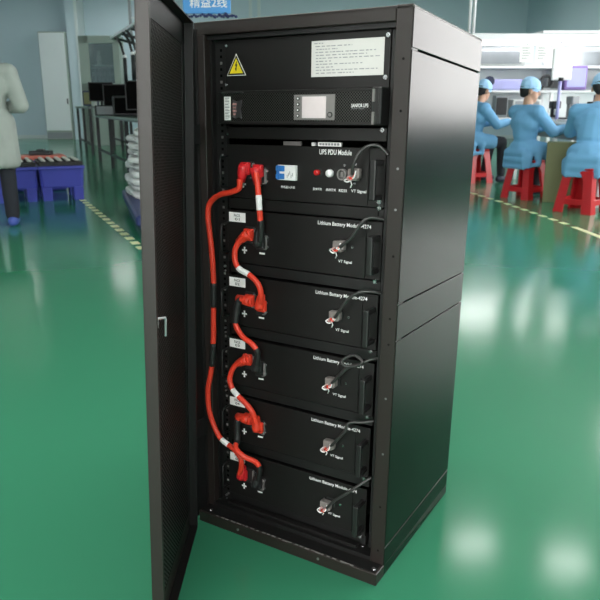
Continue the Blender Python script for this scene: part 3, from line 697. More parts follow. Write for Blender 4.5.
def seated(name, label, a, b, face, sc, zseat, coat, lean=.06, hyaw=0., hp=-.15, hands=((-.10, .46, .86), (.12, .44, .86)), tw=0.):
    root = hall(name, label, 'person', a, b, 0, face); root.scale = (sc,)*3
    HP = zseat+.095
    hipL, hipR = Vector((-.09, 0, HP)), Vector((.09, 0, HP))
    kn = [Vector((-.13, .42, HP-.01)), Vector((.13, .40, HP-.01))]; an = [Vector((-.14, .34, .095)), Vector((.13, .42, .095))]
    ch = Vector((0, lean, HP+.33)); nk = Vector((0, lean*1.5+.01, HP+.485)); hd = Vector((0, lean*2.2+.03, HP+.635))
    sh = [Vector((-.175, lean*1.2, HP+.42)), Vector((.175, lean*1.2, HP+.42))]
    wr = [Vector(h) for h in hands]; el = []
    for s, w in zip((0, 1), wr):
        mid = (sh[s]+w)/2; el.append(mid+Vector(((-.09, .09)[s], -.06, -.12)))
    body = []
    P = head(body, hd, hyaw, hp)
    body += [(nk-Vector((0, 0, .05)), .058, hd-Vector((0, .005, .05)), .052)]
    body += [((0, -.005, HP+.02), (.155, .115, .11)), ((0, lean*.5, HP+.18), .11, ch, .125), (sh[0], .07, sh[1], .07), (ch+Vector((-.06, 0, -.02)), .10, ch+Vector((.06, 0, -.02)), .10)]
    for s in (0, 1):
        body += [((hipL, hipR)[s], .09, kn[s], .058), (kn[s], .056, an[s], .038), (an[s]-Vector((0, .03, .045)), .036, an[s]+Vector(((-.01, .01)[s], .14, -.055)), .032),
                 (sh[s], .052, el[s], .040), (el[s], .040, wr[s], .027)]
        hand(body, wr[s], (wr[s]-el[s]).normalized()*.4+Vector((0, .6, -.15)), (1, -1)[s])
    fused('body', body, M['skin'], root, .0085)
    for s in (-1, 1):
        q = B(); q.ball(P(s*.032, .086, .012), .0105, M['eye'], 1); q.build('eye', root)
    hr = [(P(0, -.026, .035), .088, P(0, -.062, -.022), .044), (P(0, -.01, .06), .088)]
    fused('hair', hr, M['hair'], root, .011)
    cp = [(P(0, -.012, .070), .0995, P(0, .020, .062), .0955), (P(0, .075, .042), (.062, .045, .008))]
    fused('cap', cp, M['blue_cap'], root, .010, 3)
    q = B(); q.tube([P(.098*math.cos(t), -.002+.100*math.sin(t), .040) for t in [2*PI*i/24 for i in range(25)]], .009, M['blue_cap'], 8); q.build('cap_band', root)
    # trousers and shoes
    tr = [(hipL, .102, hipR, .102)]
    for s in (0, 1): tr += [((hipL, hipR)[s], .102, kn[s], .074), (kn[s], .072, an[s]+Vector((0, 0, .02)), .056)]
    fused('trousers', tr, M['trousers'], root, .013)
    for s in (0, 1):
        fused('shoe', [(an[s]+Vector((0, -.035, -.050)), .045, an[s]+Vector(((-.01, .01)[s], .145, -.058)), .037), (an[s]+Vector((0, -.01, -.01)), .045)], M['shoe'], root, .010)
    # smock: hangs over hips and thighs, open sleeves
    ct = [((0, -.01, HP+.02), (.185, .150, .13)), ((0, lean*.5, HP+.18), .137, ch, .150), (sh[0], .085, sh[1], .085), (ch+Vector((-.07, -.01, -.02)), .118, ch+Vector((.07, -.01, -.02)), .118),
          (nk-Vector((0, 0, .045)), .072, nk-Vector((0, 0, .02)), .066)]
    for s in (0, 1):
        w2 = el[s].lerp(wr[s], .86)
        ct += [(sh[s], .076, el[s], .064), (el[s], .064, w2, .052), ((hipL, hipR)[s]+Vector((0, .0, .02)), .112, (hipL, hipR)[s].lerp(kn[s], .62)+Vector((0, 0, .0)), .095)]
        ct += [((-.13, -.10, HP-.03) if s == 0 else (.13, -.10, HP-.03), .055, (-.15, -.13, HP-.17) if s == 0 else (.15, -.13, HP-.17), .030)]
    ct += [((-.13, -.13, HP-.17), .026, (.13, -.13, HP-.17), .026), ((-.12, -.11, HP-.02), .06, (.12, -.11, HP-.02), .06), ((-.13, -.125, HP-.09), .045, (.13, -.125, HP-.09), .045)]
    for s in (-1, 1): ct += [((s*.17, .05, HP-.03), .05, (s*.185, .06, HP-.15), .025), ((s*.165, -.08, HP-.05), .05, (s*.18, -.09, HP-.16), .026), ((s*.185, .06, HP-.14), .025, (s*.18, -.09, HP-.15), .026)]
    fused('smock', ct, M[coat], root, .013, 5)
    q = B(); n0 = nk-Vector((0, 0, .012)); q.tube([n0+Vector((.066*math.cos(t), .066*math.sin(t), .010*math.sin(t))) for t in [2*PI*i/20 for i in range(21)]], .012, M[coat], 8); q.build('collar', root)
    return root

seated('person', 'person in blue smock and cap beside the cabinet, hands in a tray of parts', 2.52, 10.50, -1.20, 1.10, .45, 'blue_coat', lean=.05, hyaw=.15, hp=-.25, hands=((-.12, .50, .80), (.10, .52, .80)))
seated('person', 'person in blue smock on the middle red stool, face turned towards the bench lamps', 2.75, 8.72, -1.12, 1.09, .43, 'blue_coat', lean=-.01, hyaw=-.50, hp=-.08, hands=((-.10, .50, .79), (.10, .50, .77)))
seated('person', 'person in blue smock bent over the bench on the nearest red stool', 3.06, 7.56, -.62, 1.09, .44, 'blue_coat', lean=.12, hyaw=-.05, hp=-.2, hands=((-.16, .52, .80), (.12, .54, .80)))

# red plastic stools
def stool(label, a, b, rz, h=.47, sc=1.):
    t = hall('plastic_stool', label, 'stool', a, b, 0, rz, 'red plastic stools'); t.scale = (sc, sc, h/.47)
    R_ = M['red_stool']
    q = B(); q.box(-.155, .155, -.155, .155, .440, .470, R_, .018, 3); q.box(-.145, .145, -.145, .145, .405, .445, R_, .008); q.cyl((0, 0, .4695), (0, 0, .4712), .016, M['void'], 12); q.build('seat', t)
    for sx in (-1, 1):
        for sy in (-1, 1):
            q = B()
            def corner(z, o, wd, th):   # L-shaped section at height z
                o *= 1
                return [(sx*o, sy*o, z), (sx*(o-wd), sy*o, z), (sx*(o-wd), sy*(o-th), z), (sx*(o-th), sy*(o-th), z), (sx*(o-th), sy*(o-wd), z), (sx*o, sy*(o-wd), z)]
            q.loft([corner(0, .205, .105, .018), corner(.12, .190, .095, .016), corner(.33, .163, .090, .014), corner(.40, .154, .115, .014), corner(.435, .150, .148, .014)], R_, False)
            q.build('leg', t)
    for k in range(4):
        q = B(); q.box(-.135, .135, .176, .189, .085, .145, R_, .004); q.map(lambda c, k=k: Matrix.Rotation(k*PI/2, 3, 'Z') @ c); q.build('stretcher', t)
    return t
stool('red plastic stool partly hidden behind the cabinet edge, under the farthest worker', 2.60, 10.55, .35, .45*1.10, 1.0)
stool('middle red plastic stool, between the cabinet and the olive board', 2.80, 8.72, .62, .43*1.09, 1.0)
stool('nearest red plastic stool, right of the olive board', 3.06, 7.56, .72, .44*1.09, 1.05)

# man in a pale lab coat at the left edge
def standing(label, a, b, face, sc):
    root = hall('person', label, 'person', a, b, 0, face); root.scale = (sc,)*3
    hip = [Vector((-.085, 0, .90)), Vector((.085, 0, .90))]; kn = [Vector((-.09, .02, .49)), Vector((.09, .03, .49))]; an = [Vector((-.095, -.01, .09)), Vector((.10, .0, .09))]
    ch = Vector((0, .03, 1.25)); nk = Vector((0, .06, 1.42)); hd = Vector((.02, .13, 1.54))
    sh = [Vector((-.185, .04, 1.37)), Vector((.185, .04, 1.37))]; el = [Vector((-.26, .02, 1.08)), Vector((.27, .0, 1.09))]; wr = [Vector((-.12, .26, 1.06)), Vector((.12, .26, 1.07))]
    body = []; P = head(body, hd, 0, -.45)
    body += [(nk-Vector((0, .0, .05)), .058, hd-Vector((0, .01, .05)), .052), ((0, 0, .93), (.16, .115, .12)), ((0, .01, 1.06), .115, ch, .13), (sh[0], .07, sh[1], .07), (ch+Vector((-.06, 0, 0)), .105, ch+Vector((.06, 0, 0)), .105)]
    for s in (0, 1):
        body += [(hip[s], .088, kn[s], .057), (kn[s], .056, an[s], .038), (an[s]-Vector((0, .03, .045)), .036, an[s]+Vector((0, .15, -.055)), .032), (sh[s], .055, el[s], .042), (el[s], .042, wr[s], .028)]
        hand(body, wr[s], Vector(((.35, -.35)[s], .8, -.1)), (1, -1)[s])
    fused('body', body, M['skin'], root, .0085)
    for s in (-1, 1):
        q = B(); q.ball(P(s*.032, .086, .012), .0105, M['eye'], 1); q.build('eye', root)
    fused('hair', [(P(0, -.020, .022), .092, P(0, -.045, -.040), .064), (P(0, -.01, .06), .088)], M['hair'], root, .011)
    fused('cap', [(P(0, -.010, .082), .094, P(0, .012, .078), .092)], M['white'], root, .010, 3)
    tr = [(hip[0], .10, hip[1], .10)]
    for s in (0, 1): tr += [(hip[s], .10, kn[s], .076), (kn[s], .076, an[s]+Vector((0, 0, .01)), .066)]
    fused('trousers', tr, M['trousers'], root, .013)
    for s in (0, 1): fused('shoe_cover', [(an[s]+Vector((0, -.035, -.045)), .05, an[s]+Vector((0, .15, -.054)), .042), (an[s], .055)], M['shoe_cover'], root, .010)
    ct = [((0, .0, .95), (.20, .155, .16)), ((0, .01, 1.06), .145, ch, .158), (sh[0], .088, sh[1], .088), (ch+Vector((-.07, -.01, 0)), .125, ch+Vector((.07, -.01, 0)), .125), (nk-Vector((0, 0, .05)), .075, nk-Vector((0, 0, .02)), .068)]
    for s in (0, 1):
        w2 = el[s].lerp(wr[s], .84); ct += [(sh[s], .084, el[s], .072), (el[s], .072, w2, .058)]
    for k in range(14):
        w_ = 2*PI*k/14; x, y = .125*math.cos(w_), .085*math.sin(w_); ct += [((x, y, .95), .085, (x*1.35, y*1.35, .585), .058)]
    fused('lab_coat', ct, M['grey_coat'], root, .014, 5)
    q = B(); n0 = nk-Vector((0, 0, .008)); q.tube([n0+Vector((.070*math.cos(t), .070*math.sin(t), .012*math.sin(t)-.01)) for t in [2*PI*i/20 for i in range(21)]], .015, M['grey_coat'], 8); q.build('collar', root)
    return root
standing('person in a pale lab coat and dark trousers standing beside the blue bins', -2.85, 6.62, .25, 1.02)

# ------------------------------------------------------------------ left side: bins, cells, table, sacks, cabinets
def bin_(label, a, b, rz=0.):
    t = hall('pallet_bin', label, 'bin', a, b, 0, rz, 'blue plastic bins on the floor'); m = M['bin']
    q = B()
    def rect(z, w, d, c=.03): return [(-w+c, -d, z), (w-c, -d, z), (w, -d+c, z), (w, d-c, z), (w-c, d, z), (-w+c, d, z), (-w, d-c, z), (-w, -d+c, z)]
    q.loft([rect(.15, .235, .32), rect(.17, .245, .33), rect(.39, .257, .352), rect(.41, .265, .360)], m, False); q.build('tub', t)
    for x in (-.18, .18):
        for y in (-.25, .25):
            q = B(); q.loft([rect(0, .055, .08, .01), rect(.16, .06, .09, .01)], m, False); q.map(lambda c, x=x, y=y: c+Vector((x, y, 0))); q.build('foot', t)
    for s in (-1, 1):
        q = B(); q.box(-.267, .267, s*.36-.012, s*.36+.012, .375, .412, m, .005); q.build('rim', t)
    return t
def cells(a, b, rz, label_tray, label_cell, group):
    t = hall('cell_tray', label_tray, 'tray', a, b, .412, rz)
    q = B(); q.box(-.25, .25, -.34, .34, 0, .025, M['tray'], .004)
    for s in (-1, 1): q.box(-.25, .25, s*.335-.008, s*.335+.008, .02, .045, M['tray']); q.box(s*.242-.008, s*.242+.008, -.34, .34, .02, .045, M['tray'])
    q.build('tray', t)
    first = None
    for i in range(7):
        for j in range(5):
            x, y = -.19+j*.095, -.28+i*.093
            p = W(a, b, .437)+Matrix.Rotation(HALL+rz, 3, 'Z') @ Vector((x, y, 0))
            if first is None:
                q = B(); q.cyl((0, 0, 0), (0, 0, .030), .030, M['tray'], 12); q.cyl((0, 0, .030), (0, 0, .046), .027, M['cellcap'], 12, .020)
                first = q.build('battery_cell'); first.location = p; prop(first, label_cell, 'battery', group)
            else:
                o = first.copy(); COL.objects.link(o); o.location = p
bin_('blue plastic bin with black tray of cells, nearest the yellow floor dashes', -3.00, 8.77, .42)
cells(-3.00, 8.77, .42, 'black tray holding pale round cells on the blue bin nearest the dashes', 'pale-topped round cell in the tray nearest the yellow dashes', 'cells in the tray nearest the dashes')
bin_('middle blue plastic bin with tray of cells, partly behind the man in the lab coat', -3.49, 8.55, .42)
cells(-3.49, 8.55, .42, 'black tray holding pale round cells on the blue bin behind the man', 'pale-topped round cell in the tray behind the man', 'cells in the tray behind the man')
bin_('blue plastic bin at the left edge, mostly behind the standing man', -3.98, 8.33, .42)
t = hall('parts_tray', 'salmon red tray lying behind the cell trays beside the man', 'tray', -3.55, 9.62, .0, .42); q = B()
q.box(-.32, .32, -.2, .2, .0, .40, M['bin'], .02); q.build('stand_box', t); q = B(); q.box(-.34, .34, -.22, .22, .405, .46, M['redtray'], .012); q.box(-.30, .30, -.18, .18, .455, .463, M['redtray']); q.build('tray', t)
o = B(); o.box(-.14, .14, -.09, .09, 0, .055, M['desk_black'], .008); o.box(-.05, .05, -.05, .05, .05, .075, M['desk_black'], .004); o = o.build('tool_case'); o.location = W(-3.51, 9.62, .465); o.rotation_euler = (0, 0, HALL+.1); prop(o, 'small black case lying on the salmon red tray', 'case')

def worktable(label, p0, p1, depth, z, legs, group='dark worktables'):
    p0, p1 = Vector((*p0, 0)), Vector((*p1, 0)); d = p1-p0; L = d.length; rz = math.atan2(d.y, d.x)
    t = hall('worktable', label, 'table', p0.x, p0.y, 0, rz, group)
    q = B(); q.box(-.02, L+.02, 0, depth, z-.045, z-.012, M['greybox'], .004); q.build('frame', t)
    q = B(); q.box(-.04, L+.04, -.02, depth+.02, z-.012, z+.008, M['desk_top'], .003); q.box(-.045, L+.045, -.028, -.018, z-.02, z+.010, M['greenish'], .003); q.build('tabletop', t)
    for i in range(legs):
        x = .02+(L-.04)*i/(legs-1)
        for y in (.03, depth-.03):
            q = B(); q.box(x-.03, x+.03, y-.03, y+.03, 0, z-.04, M['desk_black'], .003); q.build('leg', t)
    for y in (.03, depth-.03):
        q = B(); q.box(0, L, y-.018, y+.018, .22, .26, M['desk_black']); q.build('stretcher', t)
    return t, rz
wt, wr_ = worktable('near dark steel worktable beside the stack of white sacks', (-4.15, 14.6), (-2.05, 9.55), .95, .92, 4)
worktable('far dark steel worktable in front of the glass-door cabinet', (-5.95, 19.2), (-4.75, 16.2), .95, 1.08, 3)
def blocky(name, label, cat, a, b, z, w, d, h, m, rz=0., group=None, extra=None):
    t = hall(name, label, cat, a, b, z, rz, group)
    q = B(); q.box(-w/2, w/2, -d/2, d/2, 0, h, M[m], min(w, d, h)*.07, 2); q.build('body', t)
    q = B(); q.box(-w*.42, w*.42, -d/2-.006, -d/2+.004, h*.12, h*.9, M[extra or 'void'], .003); q.build('front', t)
    return t
def monitor(label, a, b, z, w, h, rz=0., group=None):
    t = hall('monitor', label, 'monitor', a, b, z, rz, group)
    q = B(); q.box(-w/2, w/2, -.03, .03, .10, .10+h, M['desk_black'], .008); q.build('casing', t)
    q = B(); q.box(-w/2+.02, w/2-.02, -.034, -.028, .12, .08+h, M['void']); q.build('screen', t)
    q = B(); q.cyl((0, .02, .005), (0, .02, .14), .025, M['desk_black'], 10); q.box(-w*.28, w*.28, -.09, .10, 0, .014, M['desk_black'], .004); q.build('stand', t)
    return t
monitor('black monitor at the far end of the worktables, before the glass-door cabinet', -4.30, 15.7, 1.09, .52, .40, .2, 'monitors on the dark worktables')
monitor('black monitor on the near worktable, left of the grey carton', -3.35, 13.6, .93, .66, .46, .15, 'monitors on the dark worktables')
monitor('black monitor on the near worktable, closest to the open cabinet door', -2.62, 12.2, .93, .62, .48, .1, 'monitors on the dark worktables')
blocky('power_tester', 'black boxy tester between the two near monitors', 'tester', -3.05, 12.75, .93, .45, .4, .34, 'desk_black', .1)
blocky('power_tester', 'low black tester with pale knobs in front of the near monitors', 'tester', -3.50, 13.05, .93, .40, .3, .18, 'desk_black', .25, extra='greybox')
blocky('carton', 'pale grey carton on the near worktable beside the cabinet door edge', 'carton', -2.05, 10.45, .93, .34, .3, .20, 'sack', .15, extra='paper')
blocky('carton', 'flat pale carton under the grey one on the near worktable', 'carton', -2.17, 10.95, .93, .36, .3, .11, 'sack', .1, extra='paper')
blocky('parts_box', 'dark green parts box at the left end of the far worktable', 'box', -4.88, 16.9, 1.09, .34, .34, .34, 'binder', .2, extra='olive')
for i, (a, b, l) in enumerate(((-4.55, 16.0, 'white canister at the near end of the far worktable'), (-2.38, 11.6, 'white canister on the near worktable beside a monitor'))):
    t = hall('canister', l, 'canister', a, b, (1.09, .93)[i], 0); q = B(); q.cyl((0, 0, 0), (0, 0, .20), .06, M['white_plastic'], 14); q.build('body', t); q = B(); q.cyl((0, 0, .20), (0, 0, .24), .035, M['greybox'], 12); q.build('lid', t)

# overhead tool rail above the near worktable
t = hall('tool_rail', 'white overhead tool rail with dark slanted arms above the near worktable', 'rail', -2.45, 10.4, 0, wr_)
q = B(); q.box(-1.3, 1.6, -.03, .03, 2.10, 2.14, M['white_metal'], .004); q.build('beam', t)
for x in (-1.0, -.3, .5, 1.2):
    q = B(); q.box(x-.025, x+.025, 1.00, 1.05, 0.0, 2.02, M['greenish'], .003); q.build('post', t)
    q = B(); q.tube([(x, .0, 2.10), (x, 1.02, 1.86)], .022, M['desk_black'], 6); q.build('arm', t)
for x in (-.75, -.05, .25, .85):
    q = B(); q.tube([(x, -.02, 2.10), (x+.18, .02, 1.98), (x+.26, .05, 1.80)], .020, M['desk_black'], 6); q.cyl((x+.26, .05, 1.80), (x+.26, .05, 1.45), .028, M['desk_black'], 8); q.ball((x+.26, .05, 1.80), .035, M['white_metal'], 1); q.build('hanging_tool', t)
q = B(); q.box(-1.0, 1.2, .90, 1.0, 1.40, 1.44, M['white_metal'], .003); q.build('shelf', t)
for k, (x, w_) in enumerate(((-.75, .25), (-.35, .3), (.05, .28), (.45, .3), (.85, .26))):
    o = blocky('equipment_box', ['leftmost dark equipment box on the tool rail shelf', 'second dark equipment box along the tool rail shelf', 'middle dark equipment box on the tool rail shelf', 'fourth dark equipment box along the tool rail shelf', 'rightmost dark equipment box on the tool rail shelf'][k], 'box', 0, 0, 0, w_, .14, .26, 'binder', 0, 'equipment boxes on the tool rail shelf', 'desk_black')
    o.location = t.location+Matrix.Rotation(HALL+wr_, 3, 'Z') @ Vector((x, .94, 1.441)); o.rotation_euler = (0, 0, HALL+wr_)
t = hall('hanging_rack', 'pale hanging rack with crossbars above the tool rail', 'rack', -2.45, 12.0, 0, 0)
for x in (-.28, .3):
    q = B(); q.box(x-.02, x+.02, -.02, .02, 2.10, CZ, M['greybox']); q.build('rod', t)
for z in (2.45, 2.72, 3.05):
    q = B(); q.box(-.28, .3, -.015, .015, z, z+.03, M['trim']); q.build('crossbar', t)

# sacks on a dark blue pallet
t = hall('pallet', 'navy plastic pallet under the stack of white sacks', 'pallet', -1.28, 7.12, 0, .3)
q = B(); q.box(-.47, .50, -1.10, .95, .10, .20, M['navy'], .02); q.build('deck', t)
for x in (-.33, .42):
    q = B(); q.box(x-.08, x+.08, -1.05, .9, 0, .10, M['navy'], .01); q.build('runner', t)
ORD = ['lowest', 'second lowest', 'third from the bottom', 'fourth from the bottom', 'fifth from the bottom', 'fifth from the top', 'fourth from the top', 'third from the top', 'second from the top', 'topmost']
for i in range(10):
    t = hall('sack', 'crumpled white plastic sack, %s of the stack beside the cabinet door' % ORD[i], 'sack', -1.47+random.uniform(-.03, .03)+.010*i, 7.52, .20+i*.068, .3+random.uniform(-.12, .12), 'stacked white sacks')
    q = B(); sd = random.random()*9; rings = []; n = 36
    for k in range(11):
        v = -1+2*k/10; rr = max(0., 1-abs(v)**2.6)**.5; ring = []
        for j in range(n):
            th = 2*PI*j/n; cx, cy = math.cos(th), math.sin(th)
            e_ = (abs(cx)**4+abs(cy)**4)**-.25
            w_ = 1+.05*math.sin(5*th+sd)+.03*math.sin(11*th+2*sd)
            f_ = (.80+.20*rr) if k not in (0, 10) else .62
            ring.append((cx*e_*.37*w_*f_, cy*e_*.47*w_*f_, .034+.034*math.sin(v*PI/2)+.006*rr*math.sin(7*th+sd*3)))
        rings.append(ring)
    q.loft(rings, M['sack'])
    q.build('sack_body', t)
    q = B(); q.box(-.375, -.335, -.26, .26, .026, .040, M['sack'], .004); q.build('sealed_end', t)

# tall white cabinet and glass-door cabinet
t = hall('storage_cabinet', 'tall glossy white storage cabinet against the far left wall', 'cabinet', -7.96, 24.0, 0, .0)
q = B(); q.box(-.44, .42, -.25, .25, .0, 3.38, M['greenish'], .01); q.build('carcass', t)
q = B(); q.box(-.42, .40, -.28, -.25, .30, 3.34, M['cab_white'], .006); d_ = q.build('door', t)
q = B(); q.box(.34, .37, -.33, -.28, 1.15, 1.32, M['desk_black'], .004); q.build('handle', d_)
q = B(); q.box(-.42, .40, -.27, -.25, .04, .24, M['greybox']); q.build('kickboard', t)
t = hall('glass_cabinet', 'pale green cabinet with a glass door showing dark binders, behind the worktables', 'cabinet', -5.55, 20.6, 0, .0)
q = B(); q.box(-.56, .56, .25, .29, 0, 2.95, M['greenish']); q.box(-.56, -.28, -.25, .27, 0, 2.95, M['greenish'], .01); q.box(.38, .56, -.25, .27, 0, 2.95, M['greenish'], .01); q.box(-.56, .56, -.25, .27, 2.75, 2.95, M['greenish'], .01); q.box(-.56, .56, -.25, .27, 0, 1.70, M['greenish'], .01); q.build('carcass', t)
for z in (2.16,):
    q = B(); q.box(-.28, .38, -.22, .25, z, z+.03, M['trim']); q.build('shelf', t)
q = B(); q.box(-.28, .38, -.245, -.235, 1.70, 2.75, M['glass']); q.build('glass_door', t)
for k in range(6):
    o = B(); o.box(0, .095, 0, .24, 0, .40, M['binder'], .006); o.box(.03, .065, -.002, 0, .2, .3, M['ink']); o = o.build('binder'); o.location = W(-5.55-.27+k*.107, 20.42, 1.70); o.rotation_euler = (0, 0, HALL)
    prop(o, ['leftmost', 'second', 'third', 'fourth', 'fifth', 'rightmost'][k]+' dark blue binder behind the glass door of the pale green cabinet', 'binder', 'binders in the glass cabinet')
t = hall('figurine', 'pale ornament on the upper shelf behind the glass door', 'ornament', -5.62, 20.55, 2.19); q = B(); q.loft([[(r_*math.cos(2*PI*k/10), r_*math.sin(2*PI*k/10), z) for k in range(10)] for r_, z in ((.09, 0), (.05, .05), (.08, .15), (.05, .26), (.03, .32))], M['white_plastic']); q.build('body', t); q = B(); q.ball((0, 0, .34), .05, M['white_plastic'], 1); q.build('knob', t)

# blue hanging sign
t = hall('hanging_sign', 'blue sign with white lettering hanging above the cabinet', 'sign', -.975, 8.0, 0)
q = B(); q.box(-.275, .235, -.012, .012, 2.055, 2.36, M['sign'], .006); q.build('board', t)
q = B(); q.text('精益2线', -.20, 2.115, .105, -.0135, M['white'], width=.40, bold=.01); o = q.build('lettering', t)
q = B()
for i in range(26): q.ball((-.27+i*.0225, -.01+random.uniform(-.01, .01), 2.035+random.uniform(-.012, .012)), random.uniform(.014, .024), M['tinsel'], 1)
o = q.build('edge_trim', t); o['kind'] = 'stuff'
for x in (-.25, .21):
    q = B(); q.cyl((x, 0, 2.35), (x, 0, CZ), .004, M['steel'], 6); q.build('wire', t)

# ------------------------------------------------------------------ right side: long bench, shelving, lamps
t = hall('workbench', 'long white workbench running behind the seated workers', 'bench', 3.28, 7.75, 0)
q = B(); q.box(0, .95, 0, 3.3, .875, .905, M['white_metal'], .006); q.build('benchtop', t)
q = B(); q.box(.04, .06, .05, 3.25, .70, .875, M['greybox']); q.box(.04, .93, .04, .06, .70, .875, M['greybox']); q.build('apron', t)
for x in (.06, .90):
    for y in (.08, 1.6, 3.2):
        q = B(); q.box(x-.025, x+.025, y-.025, y+.025, 0, .875, M['white_metal'], .003); q.build('leg', t)
q = B(); q.box(.55, .93, .1, 3.2, .18, .22, M['greybox'], .004); q.build('foot_shelf', t)
t = hall('waste_box', 'olive green board box standing between the two nearer red stools', 'box', 3.09, 8.40, 0, -.35)
q = B(); q.box(-.16, .16, -.16, .16, 0, .69, M['olive'], .004); q.build('body', t); q = B(); q.box(-.162, .162, -.162, .162, .66, .695, M['olive'], .003); q.build('rim', t)

# shelving wall with bright lamps, facing the viewer
t = hall('shelving_rack', 'white shelving rack with bright lamp hood behind the seated workers', 'rack', 2.62, 11.45, 0)
for x in (.02, 1.35, 2.7, 4.0):
    for y in (0, .45):
        q = B(); q.box(x-.025, x+.025, y-.025, y+.025, 0, 2.10, M['white_metal'], .003); q.build('upright', t)
for x in (.03, .10):
    q = B(); q.cyl((x, .2, 2.15), (x, .2, 3.3), .022, M['white_metal'], 8); q.build('pole', t)
for z in (.92, 1.34, 1.70):
    q = B(); q.box(0, 4.05, -.05, .48, z-.035, z, M['white_metal'], .004); q.build('shelf', t)
q = B(); q.box(-.02, 4.1, -.22, .50, 2.06, 2.16, M['white_metal'], .008); q.box(1.05, 4.12, -.25, .50, 2.16, 2.20, M['white_metal'], .006); q.build('hood', t)
for k, (x0, x1) in enumerate(((.05, 1.3), (1.4, 2.65), (2.75, 4.0))):
    q = B(); q.box(x0, x1, -.21, -.12, 2.00, 2.055, M['benchtube'], .01); q.build('lamp', t)
q = B(); q.box(0, 4.05, .48, .50, .92, 2.06, M['cab_white']); q.build('back_sheet', t)
def sheet(label, a, b, z0, z1, w, cat='notice', m='paper', rz=0.):
    t = hall('paper_notice', label, cat, a, b, 0, rz, 'white notices hanging on the shelving')
    q = B(); q.box(-w/2, w/2, -.004, .004, z0, z1, M[m]); q.build('sheet', t)
    q = B()
    for i in range(5): q.box(-w*.35, w*(.1+.2*((i*7) % 3)/2), -.0055, -.004, z0+(z1-z0)*(.2+.14*i), z0+(z1-z0)*(.2+.14*i)+(z1-z0)*.035, M['ink'])
    q.build('print', t); q = B(); q.box(-.02, .02, -.01, .01, z1-.01, z1+.03, M['chrome'], .003); q.build('clip', t)
sheet('leftmost white notice hanging from the lamp hood', 3.42, 11.12, 1.74, 2.00, .20)
sheet('second white notice hanging from the lamp hood', 3.66, 11.12, 1.74, 2.00, .20)
sheet('third white notice hanging from the lamp hood, over the worker in the middle', 3.89, 11.12, 1.70, 2.00, .16)
t = hall('lamp_panel', 'bright white hanging panel on a stem between the two nearer workers', 'panel', 3.32, 9.3, 0)
q = B(); q.box(-.12, .13, -.02, .02, 1.42, 1.80, M['white_plastic'], .008); q.build('panel', t)
q = B(); q.cyl((.0, 0, .905), (.0, 0, 1.43), .022, M['lilac'], 10); q.cyl((0, 0, .905), (0, 0, .92), .07, M['white_metal'], 14); q.build('stem', t)
q = B(); q.cyl((0, -.01, 1.41), (0, -.01, 1.45), .035, M['desk_black'], 10); q.build('joint', t)
# things on the shelves and bench
def item(name, label, cat, a, b, z, w, d, h, m, rz=0., extra='paper', group=None): return blocky(name, label, cat, a, b, z, w, d, h, m, rz, group, extra)
item('parts_bin', 'long lilac parts bin on the middle shelf behind the farthest worker', 'bin', 3.18, 11.55, 1.342, .62, .3, .16, 'lilac', extra='lilac')
t = hall('fan', 'small dark blue desk fan beside the lilac bin', 'fan', 2.94, 11.32, 1.342); q = B(); q.cyl((0, .03, .13), (0, -.03, .13), .075, M['binder'], 18); q.build('cage', t); q = B(); q.cyl((0, .04, .0), (0, .04, .10), .02, M['binder'], 8); q.cyl((0, .03, 0), (0, .03, .015), .07, M['binder'], 14); q.build('stand', t)
item('adhesive_dispenser', 'small dark tester standing on the bench beyond the farthest worker', 'tester', 3.18, 11.5, .922, .20, .2, .34, 'greybox', extra='desk_black')
item('storage_box', 'pale box with dark slot on the low shelf beside the dark tester', 'box', 3.58, 11.55, .922, .45, .3, .28, 'sack', extra='greybox')
item('storage_box', 'wide pale grey box on the upper shelf above the lilac bin', 'box', 3.10, 11.55, 1.702, .80, .3, .24, 'sack', extra='greybox')
item('storage_box', 'small grey box on the middle shelf above the cap of the middle worker', 'box', 3.98, 11.55, 1.342, .24, .3, .2, 'greybox', extra='desk_black')
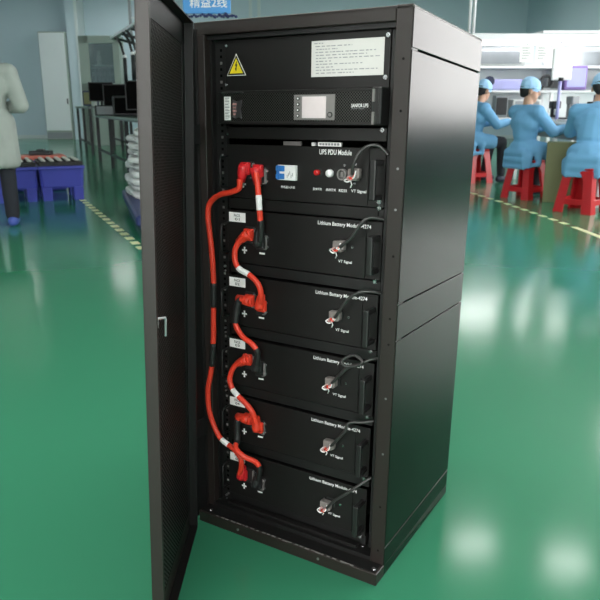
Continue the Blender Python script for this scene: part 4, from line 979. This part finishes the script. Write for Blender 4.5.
t = hall('tape_ring', 'black ring leaning on the middle shelf near the middle worker', 'ring', 3.82, 11.30, 1.342); q = B(); q.tube([(.09*math.cos(w_), 0, .115+.09*math.sin(w_)) for w_ in [PI*2*i/24 for i in range(25)]], .025, M['desk_black'], 8); q.build('ring', t); q = B(); q.box(-.05, .05, -.03, .03, 0, .03, M['greybox']); q.build('base', t)
item('storage_box', 'purple wrapped box on the middle shelf left of the hanging panel', 'box', 4.30, 11.5, 1.342, .34, .3, .36, 'purple', extra='lilac')
item('storage_box', 'grey box on the middle shelf right of the hanging panel', 'box', 5.02, 11.5, 1.342, .6, .3, .18, 'greybox', extra='sack')
item('display_box', 'dark rectangular display on the shelf above the nearest worker', 'display', 5.55, 11.4, 1.342, .50, .2, .26, 'desk_black', extra='binder')
item('storage_box', 'wide grey box on the upper shelf right of the hanging panel', 'box', 5.35, 11.55, 1.702, 1.1, .3, .26, 'greybox', extra='greybox')
item('parts_tray', 'pale tray of tan parts under the hands of the farthest worker', 'tray', 3.50, 10.55, .906, .36, .62, .05, 'white_plastic', extra='tan')
for k, (a, b, h, mm, l) in enumerate(((3.43, 9.72, .26, 'desk_black', 'black machine with pale column on the bench, left of the lamp stem'), (3.60, 9.55, .32, 'greybox', 'grey machine on the bench right behind the lamp stem'), (3.70, 9.1, .25, 'desk_black', 'squat black machine on the bench right of the lamp stem'), (3.98, 9.6, .34, 'binder', 'dark blue machine at the back of the bench'))):
    t = hall('bench_machine', l, 'machine', a, b, .906, .3*k, 'machines on the bench')
    q = B(); q.box(-.09, .09, -.09, .09, 0, .05, M['greybox'], .006); q.build('base', t)
    q = B(); q.box(-.03, .03, .02, .08, .05, h, M[mm], .004); q.build('column', t)
    q = B(); q.box(-.06, .06, -.07, .07, h-.10, h, M[mm], .012); q.cyl((0, -.04, h-.10), (0, -.04, h-.18), .02, M['white_metal'], 8); q.build('head', t)
for k, (a, b, w_, l) in enumerate(((3.40, 9.22, .18, 'white flat tray on the bench edge beside the middle worker'), (3.38, 8.62, .16, 'white flat tray on the bench edge above the olive box'))):
    t = hall('parts_tray', l, 'tray', a, b, .906, .1); q = B(); q.box(-w_/2, w_/2, -.22, .22, 0, .035, M['white_plastic'], .006); q.build('tray', t); q = B(); q.box(-w_*.25, w_*.3, -.1, .12, .035, .05, M['desk_black'], .004); q.build('parts', t)
